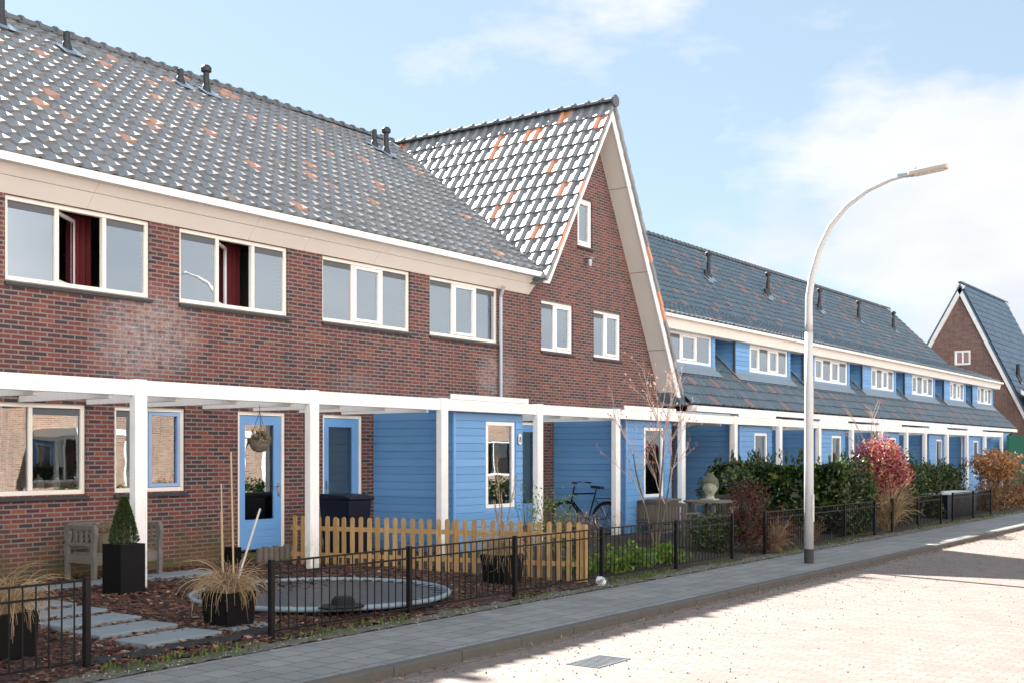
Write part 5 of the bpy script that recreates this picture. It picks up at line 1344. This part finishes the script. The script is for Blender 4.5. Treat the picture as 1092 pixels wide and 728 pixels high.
def slat_bench(c, rot, L, label, curved=True):
    t = thing('teak_bench', c, label, 'bench', 'weathered teak benches round the table'); t.rotation_euler = (0, 0, rot)
    X, Y, Z = c; m = MB()
    pts = [(X + L * (k / 12 - .5), Y + .24 - (.16 * ((k / 6 - 1) ** 2) if curved else 0), Z + .80 + .04 * (1 - (k / 6 - 1) ** 2)) for k in range(13)]
    for a, b in zip(pts, pts[1:]): m.bar(a, b, .05, .07)
    for a, b in zip([(p[0], p[1], Z + .46) for p in pts], [(p[0], p[1], Z + .46) for p in pts][1:]): m.bar(a, b, .03, .05)
    for k in range(int(L / .075)):
        q = k / int(L / .075) * 12; i = min(int(q), 11); f = q - i; p = Vector(pts[i]).lerp(Vector(pts[i + 1]), f); m.bar(p, (p.x, p.y, Z + .46), .025, .035, up=(1, 0, 0))
    m.build('backrest', 'teak_old', t)
    m = MB()
    for k in range(5): m.box(X - L / 2 + .05, X + L / 2 - .05, Y - .25 + k * .09, Y - .17 + k * .09, Z + .40, Z + .425)
    m.build('seat', 'teak_old', t)
    for sx in (-1, 1):
        for y in (-.25, .1): m = MB(); m.box(X + sx * (L / 2 - .05) - .03, X + sx * (L / 2 - .05) + .03, Y + y - .03, Y + y + .03, Z, Z + (.62 if y < 0 else .8)); m.build('leg', 'teak_old', t)
        m = MB(); m.box(X + sx * (L / 2 - .05) - .035, X + sx * (L / 2 - .05) + .035, Y - .29, Y + .15, Z + .62, Z + .65); m.build('armrest', 'teak_old', t)
    return t
slat_bench((21.1, 11.15, .1), PI / 2 - .45, 1.6, 'weathered slatted bench with curved back left of the stone head')
slat_bench((24.5, 11.5, .1), -PI / 2 - .45, 1.4, 'grey slatted bench right of the stone head, partly hidden by shrubs')
# laid stone block, low bench with concrete lid beside bay
m = MB(); m.box(23.3, 24.1, 12.3, 12.8, .84, .89); m.box(23.35, 24.05, 12.35, 12.75, .1, .84)
tag(rebase(m.build('storage_box', 'grey_wood', bevel=.008), (23.7, 12.5, .1)), 'low grey storage box with pale lid under the second bay window', 'storage box')
# blue pot behind the fence
m = MB(); m.lathe([(.09, 0), (.13, .14), (.15, .26), (.13, .26), (.12, .22)], (22.75, 9.35, .30), 18); m.lathe([(.10, .0), (.10, .30), (.001, .30)], (22.75, 9.35, .0), 12)
tag(rebase(m.build('blue_pot', 'blue_pot', smooth=False), (22.75, 9.35, .05)), 'cobalt blue flower pot behind the fence left of the lamp mast', 'flower pot')
# dry grass clumps near lamp
for i, (x, y, n_, lab) in enumerate(((21.3, 8.93, 420, 'dry brown ornamental grass clump right behind the lamp mast'), (28.9, 9.15, 380, 'tall straw coloured grass clump under the red bush'), (24.2, 9.3, 260, 'low brown grass clump between lamp and hedge'))):
    m = MB(); grass_tuft(m, (x, y, .03), n_, (.62, 1.25, .45)[i], .28, wd=.006, droop=.25)
    tag(rebase(m.build('grass_clump', 'straw_dark' if i != 1 else 'straw'), (x, y, .03)), lab, 'ornamental grass', 'dry grass clumps along the fences')
# green reed fence, end of street
m = MB(); m.box(57.6, 68, 12.70, 12.76, 0, 2.75)
for k in range(52): m.box(57.65 + k * .2, 57.72 + k * .2, 12.66, 12.697, 0, 2.75)
tag(rebase(m.build('green_screen', 'green_board'), (62, 12.7, 0)), 'tall green garden screen beyond the last pergola post', 'screen fence')
# long low container with pale lid beyond red bush
cb = thing('container', (36, 9.7, 0), 'long dark storage container with a pale flat lid beyond the red bush', 'storage box')
m = MB(); m.box(34.8, 38.0, 9.3, 10.0, .02, .72); m.build('body', 'bin_navy', cb, bevel=.01)
m = MB(); m.box(34.75, 38.05, 9.25, 10.05, .722, .76); m.build('lid', 'green_bin_lid', cb, bevel=.008)
# litter
m = MB(); blob(m, 60, (14.55, 8.72, .07), (.06, .05, .06), .08, .9)
tag(rebase(m.build('crumpled_paper', 'plastic_bag'), (14.55, 8.72, .01)), 'crumpled white plastic litter at the foot of the fence', 'litter')
# drain grate
dg = thing('drain_grate', (9.62, 5.9, -.076), 'rusty drain grate set in the brick road', 'drain')
m = MB(); m.box(9.35, 9.95, 5.62, 5.65, -.077, -.069); m.box(9.35, 9.95, 5.95, 5.98, -.077, -.069); m.box(9.35, 9.38, 5.65, 5.95, -.077, -.069); m.box(9.92, 9.95, 5.65, 5.95, -.077, -.069)
for k in range(9): m.box(9.41 + k * .057, 9.44 + k * .057, 5.65, 5.95, -.077, -.070)
m.build('grating', 'zinc_dark', dg)
m = MB(); m.box(9.36, 9.94, 5.63, 5.97, -.0765, -.0745); m.build('drain_hole', 'weed_cloth', dg)

# ------------------------------------------------------------------ houses across the street (seen in the panes)
def opposite(x0, i):
    h = thing('opposite_house', (x0, -6, 0), 'orange brick house across the street, number %s from the left as mirrored in the windows' % ['one', 'two', 'three', 'four', 'five', 'six', 'seven', 'eight'][i], 'house', 'orange brick houses across the street')
    x1 = x0 + 6.6; Y = -6.0; holes = [(x0 + .6, x0 + 3.2, 3.3, 4.5), (x0 + 3.8, x0 + 6, 3.3, 4.5), (x0 + .6, x0 + 3.6, .9, 2.5), (x0 + 4.5, x0 + 5.6, .05, 2.4)]
    m = MB(); wall_cells(m, x0, x1, -.2, 4.7, Y - .3, Y, holes); m.build('brick_wall', 'brick_orange', h)
    m = MB(); m.box(x0, x1, Y - 8.3, Y - 8, -.2, 4.7); m.build('rear_wall', 'brick_orange', h)
    m = MB(); m.prism([(x0, Y + .4, 4.6), (x0, Y - 4.1, 7.6), (x0, Y - 8.6, 4.6), (x0, Y - 8.6, 4.4), (x0, Y - 4.1, 7.4), (x0, Y + .4, 4.4)], (6.6, 0, 0))
    m.build('roof', 'roof_red', h)
    m = MB(); tiles(m, (x1, Y + .45, 4.63), (-1, 0, 0), (0, -1, .6667), (0, .6667, 1), 15, .33, 5.42 / 15, lambda v: (0, 6.6), seed=i); m.build('roof_tiles', 'roof_red', h)
    m = MB(); m.box(x0, x1, Y + .3, Y + .45, 4.4, 4.58); m.build('gutter', 'white_paint', h)
    for a, b, c, d in holes[:3]:
        m = MB(); w = .09
        for q in ((a, b, c, c + w), (a, b, d - w, d), (a, a + w, c + w, d - w), (b - w, b, c + w, d - w), ((a + b) / 2 - .04, (a + b) / 2 + .04, c + w, d - w)): m.box(q[0], q[1], Y - .12, Y - .04, q[2], q[3])
        W = m.build('window', 'white_frame', h); m = MB(); m.poly([(a, Y - .08, c), (b, Y - .08, c), (b, Y - .08, d), (a, Y - .08, d)], [(3, 2, 1, 0)]); m.build('pane', 'glass', W)
    a, b, c, d = holes[3]; m = MB(); m.box(a, b, Y - .15, Y - .08, c, d); m.build('door', 'white_paint', h)
    m = MB(); m.box(x0 + .2, x1 - .2, Y - 3, Y - 2.9, 0, 5.2); m.build('room_lining', 'interior', h)
for i in range(8): opposite(-4 + i * 6.6, i)
# white pergola canopies across the street, seen mirrored
for i, (x, y) in enumerate(((17.5, -3.6), (24.6, -3.8), (31.5, -3.7))):
    t = thing('opposite_canopy', (x, y, 0), ['white flat porch canopy across the street, left one of three', 'white flat porch canopy across the street, middle one of three', 'white flat porch canopy across the street, right one of three'][i], 'canopy', 'white canopies across the street')
    m = MB(); m.box(x - 1.3, x + 1.3, y - 2.3, y + .2, 2.5, 2.75); m.build('canopy_roof', 'white_paint', t)
    for s_ in (-1.15, 1.15): m = MB(); m.box(x + s_ - .07, x + s_ + .07, y, y + .14, 0, 2.5); m.build('post', 'white_paint', t)
    hh = None
for i, x in enumerate((13.5, 21, 28, 36)):
    hedge(x, x + 4.0, -1.6, -1.0, .9, 1100, .10, 'laurel', 'green hedge across the street, number %s as mirrored in the windows' % ['one', 'two', 'three', 'four'][i], core=True)

# ------------------------------------------------------------------ world, sun, camera
SUN = Vector((.40, 1.345, 1.0)).normalized()
el = math.asin(SUN.z); az = math.atan2(SUN.x, SUN.y)
w = bpy.data.worlds.new('World'); scene.world = w; w.use_nodes = True; nt = w.node_tree; nt.nodes.clear()
out = nt.nodes.new('ShaderNodeOutputWorld'); bg = nt.nodes.new('ShaderNodeBackground'); nt.links.new(bg.outputs[0], out.inputs[0])
sky = nt.nodes.new('ShaderNodeTexSky'); sky.sky_type = 'NISHITA'; sky.sun_disc = False; sky.sun_elevation = el; sky.sun_rotation = az
sky.air_density = 1.0; sky.dust_density = .2; sky.ozone_density = 1.4
tc = nt.nodes.new('ShaderNodeTexCoord'); mp = nt.nodes.new('ShaderNodeMapping'); mp.inputs['Scale'].default_value = (1, 1, 2.3); mp.inputs['Location'].default_value = (3.3, 7.7, 1.9)
nt.links.new(tc.outputs['Generated'], mp.inputs[0])
n1 = nt.nodes.new('ShaderNodeTexNoise'); nt.links.new(mp.outputs[0], n1.inputs['Vector']); setin(n1, Scale=2.6, Detail=9., Roughness=.55)
sep = nt.nodes.new('ShaderNodeSeparateXYZ'); nt.links.new(tc.outputs['Generated'], sep.inputs[0])
# more cloud to the right of the street and low down
b1 = math_(nt, 'MULTIPLY', math_(nt, 'SUBTRACT', math_(nt, 'MULTIPLY', sep.outputs[0], .5765), math_(nt, 'MULTIPLY', sep.outputs[1], .817)), .42)
b2 = math_(nt, 'MULTIPLY', math_(nt, 'SUBTRACT', .24, sep.outputs[2]), .34)
f = math_(nt, 'ADD', n1.outputs['Fac'], math_(nt, 'ADD', b1, b2))
f = math_(nt, 'ADD', f, math_(nt, 'MULTIPLY', math_(nt, 'MAXIMUM', math_(nt, 'ADD', math_(nt, 'MULTIPLY', sep.outputs[0], -.817), math_(nt, 'MULTIPLY', sep.outputs[1], -.5765)), 0), .30))  # extra unseen cloud cover added behind the camera to fill the shaded fronts
cm = ramp(nt, f, [(.565, 0), (.64, .85), (.76, 1)])
n2 = nt.nodes.new('ShaderNodeTexNoise'); nt.links.new(mp.outputs[0], n2.inputs['Vector']); setin(n2, Scale=6., Detail=6.)
cc = ramp(nt, n2.outputs['Fac'], [(.35, (.82, .86, .92)), (.6, (1, 1, 1))])
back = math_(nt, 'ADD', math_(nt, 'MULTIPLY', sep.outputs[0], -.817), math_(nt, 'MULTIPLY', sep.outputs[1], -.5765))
bk = ramp(nt, back, [(.0, 0), (.6, 1)])          # unseen cloud behind the camera, brightened as added fill for the facades
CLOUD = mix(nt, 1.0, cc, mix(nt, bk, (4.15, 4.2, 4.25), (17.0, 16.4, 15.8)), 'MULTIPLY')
skyc = mix(nt, .58, mix(nt, 1.0, sky.outputs[0], (.72, .69, .70), 'MULTIPLY'), (2.65, 3.4, 3.85))
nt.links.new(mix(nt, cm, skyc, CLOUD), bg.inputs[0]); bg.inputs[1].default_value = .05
sd = bpy.data.lights.new('sun', 'SUN'); sd.energy = 5.0; sd.angle = math.radians(.53); sd.color = (1, .95, .88)
so = bpy.data.objects.new('sun', sd); COL.objects.link(so); so.rotation_euler = SUN.to_track_quat('Z', 'Y').to_euler(); so.location = (0, 40, 40)

cam = bpy.data.cameras.new('camera'); co = bpy.data.objects.new('camera', cam); COL.objects.link(co); scene.camera = co
th = math.atan2(889, 1260)
co.location = (0, 0, 1.9); co.rotation_euler = (PI / 2, 0, th - PI / 2)
cam.sensor_width = 36; cam.lens = 36 * 1260 / 1092; cam.shift_y = (483.3 - 364) / 1092; cam.clip_end = 2000; cam.clip_start = .05
vs_ = scene.view_settings; vs_.view_transform = 'Standard'; vs_.look = 'None'; vs_.gamma = 1; vs_.exposure = 2.32; vs_.use_curve_mapping = False
scene.render.resolution_x = 1024; scene.render.resolution_y = 682
